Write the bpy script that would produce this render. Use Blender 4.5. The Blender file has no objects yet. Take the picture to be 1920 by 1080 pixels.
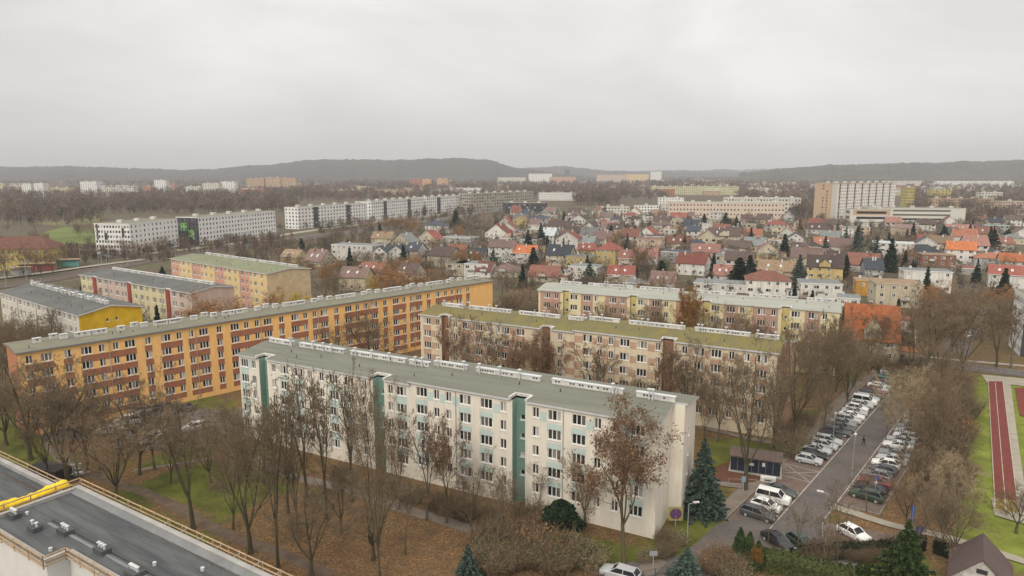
import bpy, math, random
import numpy as np
R=math.radians
rng=random.Random(7)
sc=bpy.context.scene
COL=sc.collection
HAZE=1.5e-4
# ------------------------------------------------------------------ camera
F,HOR,H=1300.,322.,46.
TH=math.atan((540-HOR)/F); SN,CS=math.sin(TH),math.cos(TH)
cam=bpy.data.cameras.new('camera'); co=bpy.data.objects.new('camera',cam); COL.objects.link(co)
co.location=(0,0,H); co.rotation_euler=(R(90)-TH,0,0)
cam.sensor_width=36; cam.lens=F/1920*36; cam.clip_end=20000; cam.clip_start=.5
sc.camera=co
# ------------------------------------------------------------------ sky, sun, exposure
w=bpy.data.worlds.new('World'); sc.world=w; w.use_nodes=True
nt=w.node_tree; nt.nodes.clear()
def N(t,**k):
    n=nt.nodes.new(t)
    for a,b in k.items(): setattr(n,a,b)
    return n
out=N('ShaderNodeOutputWorld'); bg=N('ShaderNodeBackground'); bg2=N('ShaderNodeBackground'); add=N('ShaderNodeAddShader')
sky=N('ShaderNodeTexSky',sky_type='NISHITA'); sky.sun_disc=False; sky.sun_elevation=R(38); sky.sun_rotation=R(205)
bg.inputs[1].default_value=.05; hs=N('ShaderNodeHueSaturation'); hs.inputs['Saturation'].default_value=.15; nt.links.new(sky.outputs[0],hs.inputs['Color']); nt.links.new(hs.outputs[0],bg.inputs[0])
tc=N('ShaderNodeTexCoord'); mp=N('ShaderNodeMapping'); mp.inputs['Scale'].default_value=(1,1,2.6)
nz=N('ShaderNodeTexNoise'); nz.inputs['Scale'].default_value=2.3; nz.inputs['Detail'].default_value=6; nz.inputs['Roughness'].default_value=.5; nz.inputs['Distortion'].default_value=.4
nt.links.new(tc.outputs['Generated'],mp.inputs[0]); nt.links.new(mp.outputs[0],nz.inputs[0])
cr=N('ShaderNodeValToRGB'); e=cr.color_ramp.elements
e[0].position=.36; e[0].color=(.375,.352,.325,1); e[1].position=.66; e[1].color=(.56,.537,.505,1)
nt.links.new(nz.outputs[0],cr.inputs[0])
sep=N('ShaderNodeSeparateXYZ'); nt.links.new(tc.outputs['Generated'],sep.inputs[0])
gr=N('ShaderNodeMapRange'); gr.inputs[1].default_value=.0; gr.inputs[2].default_value=1.; gr.inputs[3].default_value=.98; gr.inputs[4].default_value=3.9
z2=N('ShaderNodeMath',operation='POWER'); z2.inputs[1].default_value=1.7; nt.links.new(sep.outputs['Z'],z2.inputs[0]); nt.links.new(z2.outputs[0],gr.inputs[0]); nt.links.new(cr.outputs[0],bg2.inputs[0]); nt.links.new(gr.outputs[0],bg2.inputs[1])
nt.links.new(bg.outputs[0],add.inputs[0]); nt.links.new(bg2.outputs[0],add.inputs[1]); nt.links.new(add.outputs[0],out.inputs[0])
sl=bpy.data.lights.new('sun','SUN'); sl.energy=1.5; sl.angle=R(18); sl.color=(1,.93,.80)
so=bpy.data.objects.new('sun',sl); COL.objects.link(so); so.rotation_euler=(R(52),0,R(-25))
sc.view_settings.view_transform='Standard'; sc.view_settings.look='None'; sc.view_settings.exposure=0.12; sc.view_settings.gamma=1
sc.cycles.volume_bounces=0; sc.cycles.max_bounces=5; sc.cycles.diffuse_bounces=2; sc.cycles.glossy_bounces=2; sc.cycles.transparent_max_bounces=4
sc.cycles.volume_step_rate=5
# ------------------------------------------------------------------ photo -> place helpers
def G(px,py,z=0.):
    x=(px-960)/F; y=(540-py)/F; dz=-SN+y*CS; t=(z-H)/dz
    return (x*t,(CS+y*SN)*t)
def PX(X,Y,Z=0.):
    dz=Z-H; d=Y*CS-dz*SN
    return (960+F*X/d, 540-F*(Y*SN+dz*CS)/d)
def HT(px,py,pytop):
    X,Y=G(px,py); k=(540-pytop)/F
    return H+Y*(k*CS-SN)/(CS+k*SN)
# ------------------------------------------------------------------ materials
MATS={}
def mat(name,col,rough=.85,var=.12,scale=.6,spec=.3,metal=0.,streak=False,rand=0.,bump=0.,col2=None,fine=0.,aniso=None):
    if name in MATS: return MATS[name]
    m=bpy.data.materials.new(name); m.use_nodes=True; t=m.node_tree; b=t.nodes['Principled BSDF']
    b.inputs['Roughness'].default_value=rough; b.inputs['Specular IOR Level'].default_value=spec; b.inputs['Metallic'].default_value=metal
    def n(ty): return t.nodes.new(ty)
    c=n('ShaderNodeTexCoord'); mp=n('ShaderNodeMapping'); 
    t.links.new(c.outputs['Object'],mp.inputs[0])
    if streak: mp.inputs['Scale'].default_value=(1.6,1.6,.3)
    if aniso: mp.inputs['Scale'].default_value=aniso
    z=n('ShaderNodeTexNoise'); z.inputs['Scale'].default_value=scale; z.inputs['Detail'].default_value=6; z.inputs['Roughness'].default_value=.65
    t.links.new(mp.outputs[0],z.inputs[0])
    mx=n('ShaderNodeMix'); mx.data_type='RGBA'
    c2=col2 if col2 else tuple(x*(1-var*2.2) for x in col)
    mx.inputs[6].default_value=(*col,1); mx.inputs[7].default_value=(*c2,1)
    r=n('ShaderNodeMapRange'); r.inputs[1].default_value=.35; r.inputs[2].default_value=.68
    t.links.new(z.outputs[0],r.inputs[0]); t.links.new(r.outputs[0],mx.inputs[0])
    last=mx.outputs[2]
    if fine>0:
        z2=n('ShaderNodeTexNoise'); z2.inputs['Scale'].default_value=scale*18; z2.inputs['Detail'].default_value=3
        t.links.new(c.outputs['Object'],z2.inputs[0])
        h=n('ShaderNodeHueSaturation'); r3=n('ShaderNodeMapRange'); r3.inputs[1].default_value=.3; r3.inputs[2].default_value=.7
        r3.inputs[3].default_value=1-fine; r3.inputs[4].default_value=1+fine
        t.links.new(z2.outputs[0],r3.inputs[0]); t.links.new(r3.outputs[0],h.inputs['Value']); t.links.new(last,h.inputs['Color']); last=h.outputs[0]
    if rand>0:
        oi=n('ShaderNodeObjectInfo'); h=n('ShaderNodeHueSaturation'); r2=n('ShaderNodeMapRange')
        r2.inputs[3].default_value=1-rand; r2.inputs[4].default_value=1+rand
        t.links.new(oi.outputs['Random'],r2.inputs[0]); t.links.new(r2.outputs[0],h.inputs['Value'])
        t.links.new(last,h.inputs['Color']); last=h.outputs[0]
    t.links.new(last,b.inputs['Base Color'])
    if bump>0:
        bp=n('ShaderNodeBump'); bp.inputs['Strength'].default_value=bump; bp.inputs['Distance'].default_value=.05
        t.links.new(z.outputs[0],bp.inputs['Height']); t.links.new(bp.outputs[0],b.inputs['Normal'])
    MATS[name]=m; return m
def glass():
    m=bpy.data.materials.new('window_glass'); m.use_nodes=True; t=m.node_tree; b=t.nodes['Principled BSDF']
    g=t.nodes.new('ShaderNodeNewGeometry'); oi=t.nodes.new('ShaderNodeObjectInfo'); a=t.nodes.new('ShaderNodeMath'); a.operation='ADD'
    t.links.new(g.outputs['Random Per Island'],a.inputs[0]); t.links.new(oi.outputs['Random'],a.inputs[1])
    wn=t.nodes.new('ShaderNodeTexWhiteNoise'); wn.noise_dimensions='1D'; t.links.new(a.outputs[0],wn.inputs['W'])
    r=t.nodes.new('ShaderNodeValToRGB'); r.color_ramp.interpolation='CONSTANT'; e=r.color_ramp.elements
    e[0].color=(.018,.02,.022,1); e[1].position=.45; e[1].color=(.05,.045,.04,1)
    for p,c in ((.62,(.13,.115,.1,1)),(.78,(.24,.22,.2,1)),(.9,(.42,.4,.37,1))):
        q=e.new(p); q.color=c
    t.links.new(wn.outputs['Value'],r.inputs[0]); t.links.new(r.outputs[0],b.inputs['Base Color'])
    b.inputs['Roughness'].default_value=.12; b.inputs['Specular IOR Level'].default_value=.5
    return m
GLASS=glass()
def simple(name,c,rough=.6,**k): return mat(name,c,rough,**k)
# ------------------------------------------------------------------ mesh buffer
class MB:
    def __init__(s): s.v=[]; s.f=[]; s.m=[]; s.mats=[]
    def mi(s,m):
        if m not in s.mats: s.mats.append(m)
        return s.mats.index(m)
    def face(s,pts,m):
        i=len(s.v); s.v+= [tuple(p) for p in pts]; s.f.append(tuple(range(i,i+len(pts)))); s.m.append(s.mi(m))
    def box(s,x0,x1,y0,y1,z0,z1,m,top=None,bottom=False):
        t=top or m
        s.face([(x0,y0,z0),(x1,y0,z0),(x1,y0,z1),(x0,y0,z1)],m); s.face([(x1,y0,z0),(x1,y1,z0),(x1,y1,z1),(x1,y0,z1)],m)
        s.face([(x1,y1,z0),(x0,y1,z0),(x0,y1,z1),(x1,y1,z1)],m); s.face([(x0,y1,z0),(x0,y0,z0),(x0,y0,z1),(x0,y1,z1)],m)
        s.face([(x0,y0,z1),(x1,y0,z1),(x1,y1,z1),(x0,y1,z1)],t)
        s.face([(x0,y1,z0),(x1,y1,z0),(x1,y0,z0),(x0,y0,z0)],m)
    def tube(s,pts,rs,m,n=6,cap=True):
        pts=[np.array(p,float) for p in pts]; rings=[]
        for i,p in enumerate(pts):
            d=pts[min(i+1,len(pts)-1)]-pts[max(i-1,0)]; d=d/(np.linalg.norm(d)+1e-9)
            a=np.cross(d,(0,0,1.) if abs(d[2])<.9 else (1.,0,0)); a/=np.linalg.norm(a); b=np.cross(d,a)
            rings.append([tuple(p+rs[i]*(math.cos(2*math.pi*k/n)*a+math.sin(2*math.pi*k/n)*b)) for k in range(n)])
        base=len(s.v)
        for r in rings: s.v+=r
        mi=s.mi(m)
        for i in range(len(rings)-1):
            for k in range(n):
                s.f.append((base+i*n+k,base+i*n+(k+1)%n,base+(i+1)*n+(k+1)%n,base+(i+1)*n+k)); s.m.append(mi)
        if cap:
            s.f.append(tuple(base+(len(rings)-1)*n+k for k in range(n))); s.m.append(mi)
            s.f.append(tuple(base+k for k in reversed(range(n)))); s.m.append(mi)
    def mesh(s,name,smooth=False):
        me=bpy.data.meshes.new(name); me.from_pydata(s.v,[],s.f)
        for m in s.mats: me.materials.append(m)
        me.polygons.foreach_set('material_index',s.m)
        if smooth: me.polygons.foreach_set('use_smooth',[True]*len(s.f))
        me.update(); return me
    def obj(s,name,parent=None,smooth=False):
        return link(name,s.mesh(name,smooth),parent)
def npmesh(name,v,f,mats,mi=None,k=4):
    v=np.asarray(v,np.float32).reshape(-1,3); f=np.asarray(f,np.int32).reshape(-1,k)
    me=bpy.data.meshes.new(name); me.vertices.add(len(v)); me.vertices.foreach_set('co',v.ravel())
    me.loops.add(f.size); me.loops.foreach_set('vertex_index',f.ravel())
    me.polygons.add(len(f)); me.polygons.foreach_set('loop_start',np.arange(len(f),dtype=np.int32)*k)
    me.polygons.foreach_set('loop_total',np.full(len(f),k,np.int32))
    for m in mats: me.materials.append(m)
    if mi is not None: me.polygons.foreach_set('material_index',np.asarray(mi,np.int32))
    me.update(calc_edges=True); return me
def link(name,me,parent=None,loc=None,rz=None):
    o=bpy.data.objects.new(name,me); COL.objects.link(o)
    if parent: o.parent=parent
    if loc: o.location=loc
    if rz is not None: o.rotation_euler=(0,0,rz)
    return o
TOP=[]
def tag(o,label,cat,group=None,kind=None):
    if label: o['label']=label
    if cat: o['category']=cat
    if group: o['group']=group
    if kind: o['kind']=kind
    TOP.append(o); return o
def empty(name,loc,rz=0.,label=None,cat=None,group=None):
    o=bpy.data.objects.new(name,None); COL.objects.link(o); o.location=loc; o.rotation_euler=(0,0,rz); o.empty_display_size=.3
    tag(o,label,cat,group); return o
def struct(name,me):
    o=link(name,me); o['kind']='structure'; return o
def copy_tree(o,parent=None):
    c=o.copy(); COL.objects.link(c)
    if parent: c.parent=parent
    for ch in list(o.children): copy_tree(ch,c)
    return c
# wall with real openings.  outward normal is to the right of a->b
def wall(M,a,b,z0,z1,ops,mf,depth=.14,fill=None,reveal=None):
    ax,ay=a; bx,by=b; L=math.hypot(bx-ax,by-ay); ux,uy=(bx-ax)/L,(by-ay)/L; nx,ny=uy,-ux
    us=sorted({0.,L,*[min(max(q,0),L) for o in ops for q in (o[0],o[1])]}|set(getattr(mf,'us',[]) )); us=[u for u in us if 0<=u<=L]
    vs=sorted({z0,z1,*[q for o in ops for q in (o[2],o[3])]}|set(getattr(mf,'vs',[]))); vs=[v for v in vs if z0<=v<=z1]
    def pt(u,v,d=0.): return (ax+ux*u-nx*d, ay+uy*u-ny*d, v)
    for i in range(len(us)-1):
        for j in range(len(vs)-1):
            if us[i+1]-us[i]<1e-4 or vs[j+1]-vs[j]<1e-4: continue
            uc,vc=(us[i]+us[i+1])/2,(vs[j]+vs[j+1])/2
            if any(o[0]<uc<o[1] and o[2]<vc<o[3] for o in ops): continue
            M.face([pt(us[i],vs[j]),pt(us[i+1],vs[j]),pt(us[i+1],vs[j+1]),pt(us[i],vs[j+1])], mf(uc,vc) if callable(mf) else mf)
    for (u0,u1,v0,v1) in ops:
        r=reveal or (mf((u0+u1)/2,v1+.05) if callable(mf) else mf)
        M.face([pt(u0,v0),pt(u1,v0),pt(u1,v0,depth),pt(u0,v0,depth)],r)
        M.face([pt(u0,v1,depth),pt(u1,v1,depth),pt(u1,v1),pt(u0,v1)],r)
        M.face([pt(u0,v0,depth),pt(u0,v1,depth),pt(u0,v1),pt(u0,v0)],r)
        M.face([pt(u1,v0),pt(u1,v1),pt(u1,v1,depth),pt(u1,v0,depth)],r)
        if fill: M.face([pt(u0,v0,depth*.8),pt(u1,v0,depth*.8),pt(u1,v1,depth*.8),pt(u0,v1,depth*.8)],fill)
WHITE=simple('white_frame',(.8,.79,.76),.5,var=.04)
DARKM=simple('dark_metal',(.05,.05,.055),.5)
GREYM=simple('grey_metal',(.32,.33,.33),.5)
# window units: origin bottom-left, frame flush at y=0 facing -y
WIN={}
def win_unit(W,Hh,n,sill=True):
    k=(round(W,2),round(Hh,2),n,sill)
    if k in WIN: return WIN[k]
    M=MB(); fr=.07; y0,y1=-.03,.04
    M.box(0,W,y0,y1,0,fr,WHITE); M.box(0,W,y0,y1,Hh-fr,Hh,WHITE); M.box(0,fr,y0,y1,fr,Hh-fr,WHITE); M.box(W-fr,W,y0,y1,fr,Hh-fr,WHITE)
    for i in range(1,n):
        x=W*i/n; M.box(x-.06,x+.06,y0,y1,fr,Hh-fr,WHITE)
    if sill: M.box(-.06,W+.06,-.24,-.032,-.12,-.03,WHITE)
    P=MB()
    for i in range(n):
        a=W*i/n+(.06 if i else fr)+.002; b=W*(i+1)/n-(.06 if i<n-1 else fr)-.002
        P.face([(a,.015,fr+.002),(b,.015,fr+.002),(b,.015,Hh-fr-.002),(a,.015,Hh-fr-.002)],GLASS)
    WIN[k]=(M.mesh('window'),P.mesh('pane')); return WIN[k]
def merge_into(lst,name,parent):
    # lst of (mesh, x,y,z,rz)
    M=MB()
    for me,x,y,z,rz in lst:
        c,s=math.cos(rz),math.sin(rz); base=len(M.v)
        M.v+=[(x+c*v.co.x-s*v.co.y, y+s*v.co.x+c*v.co.y, z+v.co.z) for v in me.vertices]
        for p in me.polygons:
            M.f.append(tuple(base+i for i in p.vertices)); M.m.append(M.mi(me.materials[p.material_index]))
    o=M.obj(name,parent); o['kind']='stuff'; return o
def put_windows(root,specs,cap=100,pane_child=True):
    # specs: (x,y,z,rz,W,H,n) local to the root; nearest `cap` are parts of their own
    mw=root.matrix_basis
    def dist(s):
        p=mw@__import__('mathutils').Vector((s[0],s[1],s[2])); return math.hypot(p.x,p.y)
    specs=sorted(specs,key=dist); rest=[]
    for i,(x,y,z,rz,W,Hh,n) in enumerate(specs):
        fm,pm=win_unit(W,Hh,n)
        if i<cap:
            o=link('window',fm,root,(x,y,z),rz); link('pane',pm,o)
        else: rest+=[(fm,x,y,z,rz),(pm,x,y,z,rz)]
    if rest: merge_into(rest,'window',root)
# ------------------------------------------------------------------ apartment blocks
class MF:
    def __init__(s,base,bands):   # bands: (u0,u1,v0,v1,mat), later ones win
        s.base=base; s.b=bands; s.us=sorted({q for x in bands for q in x[:2]}); s.vs=sorted({q for x in bands for q in x[2:4]})
    def __call__(s,u,v):
        r=s.base
        for a,b,c,d,m in s.b:
            if a<u<b and c<v<d: r=m
        return r
def shift(mf,du):
    class S: pass
    f=MF(mf.base,[(a-du,b-du,c,d,m) for a,b,c,d,m in mf.b]); return f
CHW=simple('chimney_render',(.64,.62,.58),.8,streak=True,var=.16)
CONC=simple('concrete',(.42,.41,.38),.9,var=.15)
TIN=simple('tin_flashing',(.55,.56,.56),.45,metal=.0,var=.08)
def chimney_row(root,u0,u1,y,z,caps=True,h=.72,w=.6,rs=None):
    M=MB(); M.box(u0,u1,y-w/2,y+w/2,z,z+h,CHW)
    M.box(u0-.08,u1+.08,y-w/2-.08,y+w/2+.08,z+h+.002,z+h+.12,TIN)
    r=random.Random(int(u0*10)); u=u0+.5
    while u<u1-.5:                                      # row of dark vent mouths
        if r.random()<.55: M.box(u,u+.28,y-w/2-.012,y-w/2+.05,z+h-.35,z+h-.1,DARKM)
        u+=.45
    o=M.obj('chimney',root)
    if caps:
        for q in range(max(2,int((u1-u0)/3))):
            u=u0+r.random()*(u1-u0); M=MB(); yy=y-w/2-.28
            M.tube([(u,yy,z),(u,yy,z+h+.75)],[.11,.11],TIN,6); M.box(u-.25,u+.25,yy-.25,yy+.25,z+h+.752,z+h+.85,TIN); M.obj('vent_pipe',o)
def roof_mesh(L,D,ze,zr,m,oh=.35,notches=(),x0=0.,edge=None,y0=0.):
    M=MB(); th=.28; edge=edge or TIN; cuts=[x0-oh]
    for a,b,d in notches: cuts+= [a-.25,b+.25]
    cuts.append(L+oh); yr=y0+D/2
    for i in range(len(cuts)-1):
        a,b=cuts[i],cuts[i+1]
        yf=y0-oh
        if i%2==1: yf=notches[i//2][2]+.25
        zf=ze+(zr-ze)*(yf-y0)/(D/2)
        yb=y0+D+oh; zb=ze+(zr-ze)*(-oh)/(D/2)
        M.face([(a,yf,zf+th),(b,yf,zf+th),(b,yr,zr+th),(a,yr,zr+th)],m); M.face([(a,yr,zr+th),(b,yr,zr+th),(b,yb,zb+th),(a,yb,zb+th)],m)
        M.face([(a,yf,zf),(b,yf,zf),(b,yf,zf+th),(a,yf,zf+th)],edge); M.face([(b,yb,zb),(a,yb,zb),(a,yb,zb+th),(b,yb,zb+th)],edge)
        for xx,sg in ((a,-1),(b,1)):
            q=[(xx,yf,zf),(xx,yr,zr),(xx,yb,zb),(xx,yb,zb+th),(xx,yr,zr+th),(xx,yf,zf+th)]
            M.face(q if sg<0 else q[::-1],edge)
        M.face([(a,yr,zr),(b,yr,zr),(b,yf,zf),(a,yf,zf)],edge); M.face([(a,yb,zb),(b,yb,zb),(b,yr,zr),(a,yr,zr)],edge)
    return M
def apartment(name,label,org,ang,L,D,cols,mf,roofm,stairs=(),floors=5,sill0=2.05,storey=2.7,wh=1.4,ztop=14.75,zrise=.9,chim=(),gable=None,rear=0.,
              gwin=(),cap=100,stairwin=True,edge=None,stepu=None,stepz=0.,lgable=None,plinth=None):
    root=empty(name,(org[0],org[1],0),R(ang),label,'apartment block','long five storey apartment blocks')
    M=MB(); specs=[]; gable=gable or mf.base; lgable=lgable or gable
    segs=[]; prev=0.
    for s in stairs: segs.append((prev,s[0])); prev=s[1]
    segs.append((prev,L))
    def zt(u): return ztop+(stepz if (stepu is not None and u>stepu) else 0)
    for a,b in segs:
        parts=[(a,b)] if stepu is None or not (a<stepu<b) else [(a,stepu),(stepu,b)]
        for a2,b2 in parts:
            ops=[]
            for (u,wd,n) in cols:
                if a2<u and u+wd<b2:
                    for k in range(floors):
                        v=sill0+storey*k+zt(a2+.1)-ztop; ops.append((u-a2,u+wd-a2,v,v+wh)); specs.append((u,.14,v,0.,wd,wh,n))
            wall(M,(a2,0),(b2,0),0,zt(a2+.1),ops,shift(mf,a2),.16)
    for s in stairs:
        a,b,sm,sd=s[:4]; sm2=s[4] if len(s)>4 else sm
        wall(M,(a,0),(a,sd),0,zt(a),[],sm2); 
        ops=[]
        if stairwin:
            c=(a+b)/2
            for k in range(1,floors):
                v=sill0+storey*(k-.45)+.5; ops.append((c-.35-a,c+.35-a,v,v+.75)); specs.append((c-.35,sd+.14,v,0.,.7,.75,1))
        wall(M,(a,sd),(b,sd),0,zt(a),ops,sm,.16); wall(M,(b,sd),(b,0),0,zt(a),[],sm)
    D2=D/2; zr=ztop+zrise
    def gab(x,y0,y1,m,flip,ops=(),dz=0):
        # gable piece following the roof slope
        f=lambda y: ztop+dz+zrise*(1-abs(y-D2)/D2)
        if not flip: wall(M,(x,y0),(x,y1),0,ztop+dz,list(ops),m,.16)
        else: wall(M,(x,y1),(x,y0),0,ztop+dz,list(ops),m,.16)
        ys=[y0]+([D2] if y0<D2<y1 else [])+[y1]
        pts=[(x,y0,ztop+dz),(x,y1,ztop+dz)]+[(x,y,f(y)) for y in reversed(ys) if f(y)>ztop+dz+.01]
        if len(pts)>2: M.face(pts if not flip else pts[::-1],m)
    dz=stepz if stepu is not None else 0
    if rear:
        gab(L,0,D2,gable,False,dz=dz); wall(M,(L,D2),(L+rear,D2),0,ztop+dz+zrise,[],gable)
        ops=[(a,b,c,d) for a,b,c,d in gwin]; gab(L+rear,D2,D,gable,False,ops,dz=dz)
        for a,b,c,d in gwin: specs.append((L+rear-.14,D2+a,c,R(90),b-a,d-c,1))
    else:
        gab(L,0,D,gable,False,[tuple(q) for q in gwin],dz=dz)
        for a,b,c,d in gwin: specs.append((L-.14,a,c,R(90),b-a,d-c,1))
    gab(0,0,D,lgable,True)
    wall(M,(L+rear,D),(0,D),0,ztop,[],mf.base)
    if plinth:
        for a,b in segs: M.box(a+.02,b-.02,-.06,-.004,0,.9,plinth)
    M.obj('wall',root)
    if stepu is None:
        r=roof_mesh(L,D,ztop,zr,roofm,notches=[(s[0],s[1],s[3]) for s in stairs],edge=edge).obj('roof',root)
    else:
        r=roof_mesh(stepu-.36,D,ztop,zr,roofm,notches=[(s[0],s[1],s[3]) for s in stairs if s[0]<stepu],edge=edge).obj('roof',root)
        roof_mesh(L,D,ztop+dz,zr+dz,roofm,notches=[(s[0],s[1],s[3]) for s in stairs if s[0]>stepu],x0=stepu,edge=edge).obj('roof',root)
    if rear:
        # extra strip of roof over the projecting rear half
        M=MB(); z=ztop+dz; th=.28; a,b=L+.36,L+rear+.3; D3=D+.35; zb=z-zrise*.35/D2
        M.face([(a,D2,z+zrise+th),(b,D2,z+zrise+th),(b,D3,zb+th),(a,D3,zb+th)],roofm); M.face([(b,D2,z+zrise),(b,D3,zb),(b,D3,zb+th),(b,D2,z+zrise+th)],edge or TIN)
        M.face([(a,D2,z+zrise),(b,D2,z+zrise),(b,D2,z+zrise+th),(a,D2,z+zrise+th)],edge or TIN); M.obj('roof_strip',root)
    for s in stairs:                                      # white kerb round each stair notch
        a,b,sd=s[0],s[1],s[3]; z=zt(a); k=.35; M=MB()
        zz=lambda y: z+.26+zrise*y/D2
        for x0,x1 in ((a-.42,a-.1),(b+.1,b+.42)): M.box(x0,x1,-.4,sd+.2,z+.2,zz(sd)+.12,CHW)
        M.box(a-.42,b+.42,sd+.22,sd+.5,z+.2,zz(sd)+.14,CHW); M.obj('stair_kerb',root)
    for c in chim:
        u0,u1=c[:2]; yy=c[2] if len(c)>2 else D2; zb=ztop+.15+zrise*(1-abs(yy-D2)/D2)+(dz if u0>(stepu or 1e9) else 0)
        chimney_row(r,u0,u1,yy,zb,*( (c[3],c[4]) if len(c)>3 else ()))
    put_windows(root,specs,cap)
    q=random.Random(int(L*10)); PIPE=simple('downpipe_zinc',(.40,.40,.38),.6)
    for i in range(1,int(L/16)+1):                          # rainwater downpipes on the front
        u=i*L/(int(L/16)+1)
        for c in cols:
            if c[0]-.3<u<c[0]+c[1]+.3: u=c[0]+c[1]+.35
        if any(s_[0]-.3<u<s_[1]+.3 for s_ in stairs): continue
        P=MB(); P.tube([(u,-.08,.3),(u,-.08,zt(u)-.1)],[.06,.06],PIPE,6); P.obj('downpipe',root)
    for i in range(int(L/7)):
        u=2+q.random()*(L-4); y=D*(.14+.2*q.random()); z=zt(u)+.26+zrise*y/D2
        if any(s_[0]-1<u<s_[1]+1 for s_ in stairs): continue
        P=MB(); P.tube([(u,y,z),(u,y,z+.5)],[.07,.07],DARKM,6); P.obj('roof_vent',r)
    for i in range(3):
        u=3+q.random()*(L-8); y=D2-.2; z=zt(u)+.3+zrise; P=MB(); P.tube([(u,y,z),(u,y,z+2.3)],[.03,.02],GREYM,4)
        for k in range(4): P.tube([(u-.5+.08*k,y,z+1.5+.22*k),(u+.5-.08*k,y,z+1.5+.22*k)],[.015,.015],GREYM,3)
        P.obj('aerial',r)
    return root
CREAM=simple('cream_render',(.76,.70,.60),.9,var=.085,streak=True)
AQUA=simple('aqua_render',(.50,.60,.56),.9,var=.06,streak=True)
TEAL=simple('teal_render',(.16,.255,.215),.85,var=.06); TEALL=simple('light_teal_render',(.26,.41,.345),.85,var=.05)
ROOFG=mat('green_grey_felt',(.175,.18,.145),.9,.1,1.,fine=.12,col2=(.125,.13,.105),aniso=(.07,1.1,1))
# -- block with the grey-green roof (nearest)
W3,W2=3,2
A_wide=[(0.4,1.7),(9.7,1.8),(12.9,1.8),(20.4,1.7),(23.5,1.9),(33.7,1.9),(37.4,1.9),(44.9,1.9),(48.4,1.9),(58.9,1.9),(62.4,1.9),(70.4,1.8)]
A_nar=[3.0,7.7,15.8,18.3,27.0,32.1,40.5,42.6,51.6,56.6,65.5,68.0]
cols=[(u,wd,3) for u,wd in A_wide]+[(u,.95,2) for u in A_nar]
bands=[]
for u,wd in A_wide:
    for k in range(5): 
        if k<5: bands.append((u-.15,u+wd+.15,3.45+2.7*k,4.75+2.7*k-.02,AQUA)) if k<4 else None
for a,b in ((2.1,3.9),(39.3,40.5),(41.5,42.6),(43.6,44.9),(50.3,51.6),(57.6,58.8),(64.3,65.5),(69,70.4)):
    bands.append((a+.1,b-.05,12.85,14.25,AQUA))
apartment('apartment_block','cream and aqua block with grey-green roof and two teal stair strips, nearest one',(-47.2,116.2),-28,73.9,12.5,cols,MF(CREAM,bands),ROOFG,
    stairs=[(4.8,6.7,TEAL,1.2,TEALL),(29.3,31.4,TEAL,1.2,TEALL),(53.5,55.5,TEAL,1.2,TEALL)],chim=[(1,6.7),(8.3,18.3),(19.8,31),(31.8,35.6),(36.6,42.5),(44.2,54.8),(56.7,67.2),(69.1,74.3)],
    rear=1.7,gwin=[(2.2,2.7,11.2,12.3),(2.2,2.7,8.4,9.4),(2.2,2.7,5.7,6.7),(2.2,2.7,3,4)],stepu=36.4,stepz=.45)
# -- long orange block
ORG=simple('orange_render',(.86,.51,.19),.9,var=.08,streak=True); BRN=simple('brown_render',(.35,.14,.075),.9,var=.07,streak=True)
YEL0=simple('pale_yellow_render',(.80,.60,.28),.9,var=.06)
ROOFO=mat('grey_roof_felt',(.15,.145,.12),.9,.15,.3,col2=(.19,.185,.12),fine=.12)
cols=[(1.1,1.0,2),(3.3,1.75,3),(6.9,1.05,2)]; bands=[]
g0=9.5
groups=[]
while g0+9.3<113: groups.append(g0); g0+=13.77
for i,g in enumerate(groups): 
    cols+=[(g,1.8,3),(g+2.9,1.0,2),(g+5.25,.95,2),(g+7.3,1.8,3)]
    if g+11.9<112.5: cols.append((g+10.85,1.05,2))
cols+=[(111.0-1.3,1.0,2)] if False else []
for k in range(5):
    v0,v1=3.45+2.7*k-2.7, 4.75+2.7*k-2.7
    if k==0: v0=1.0
    spans=[(1.0,5.2),(6.7,8.2)]
    for i,g in enumerate(groups):
        if i%2==1: spans+=[(g-.15,g+4.0),(g+5.1,g+9.25)]
        else: spans.append((g-.15,g+9.25))
        spans.append((g+10.7,g+12.05))
    for a,b in spans: bands.append((a,b,v0,v1,BRN))
och=[]
u=1.
for i in range(9):
    b=u+i*13.77-5
    for a,l,y in ((0,2.6,6.),(2.75,2.6,6.)): 
        if 0<b+a and b+a+l<112: och.append((b+a,b+a+l,4.3,False,.9))
    for a,y in ((7.2,4.4),(10.2,6.6),(11.4,4.6)):
        if 0<b+a and b+a+1.2<112: och.append((b+a,b+a+1.25,y,False,.9))
apartment('apartment_block','longest block, orange with brown bands under a flat grey roof',(-84.99,115.56),45.3,112.9,9.5,cols,MF(ORG,bands),ROOFO,chim=och,
    gable=YEL0,lgable=simple('terracotta_render',(.45,.2,.1),.9),ztop=15.1,sill0=2.3,zrise=.35,edge=simple('dark_flashing',(.2,.2,.19),.6))
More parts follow.
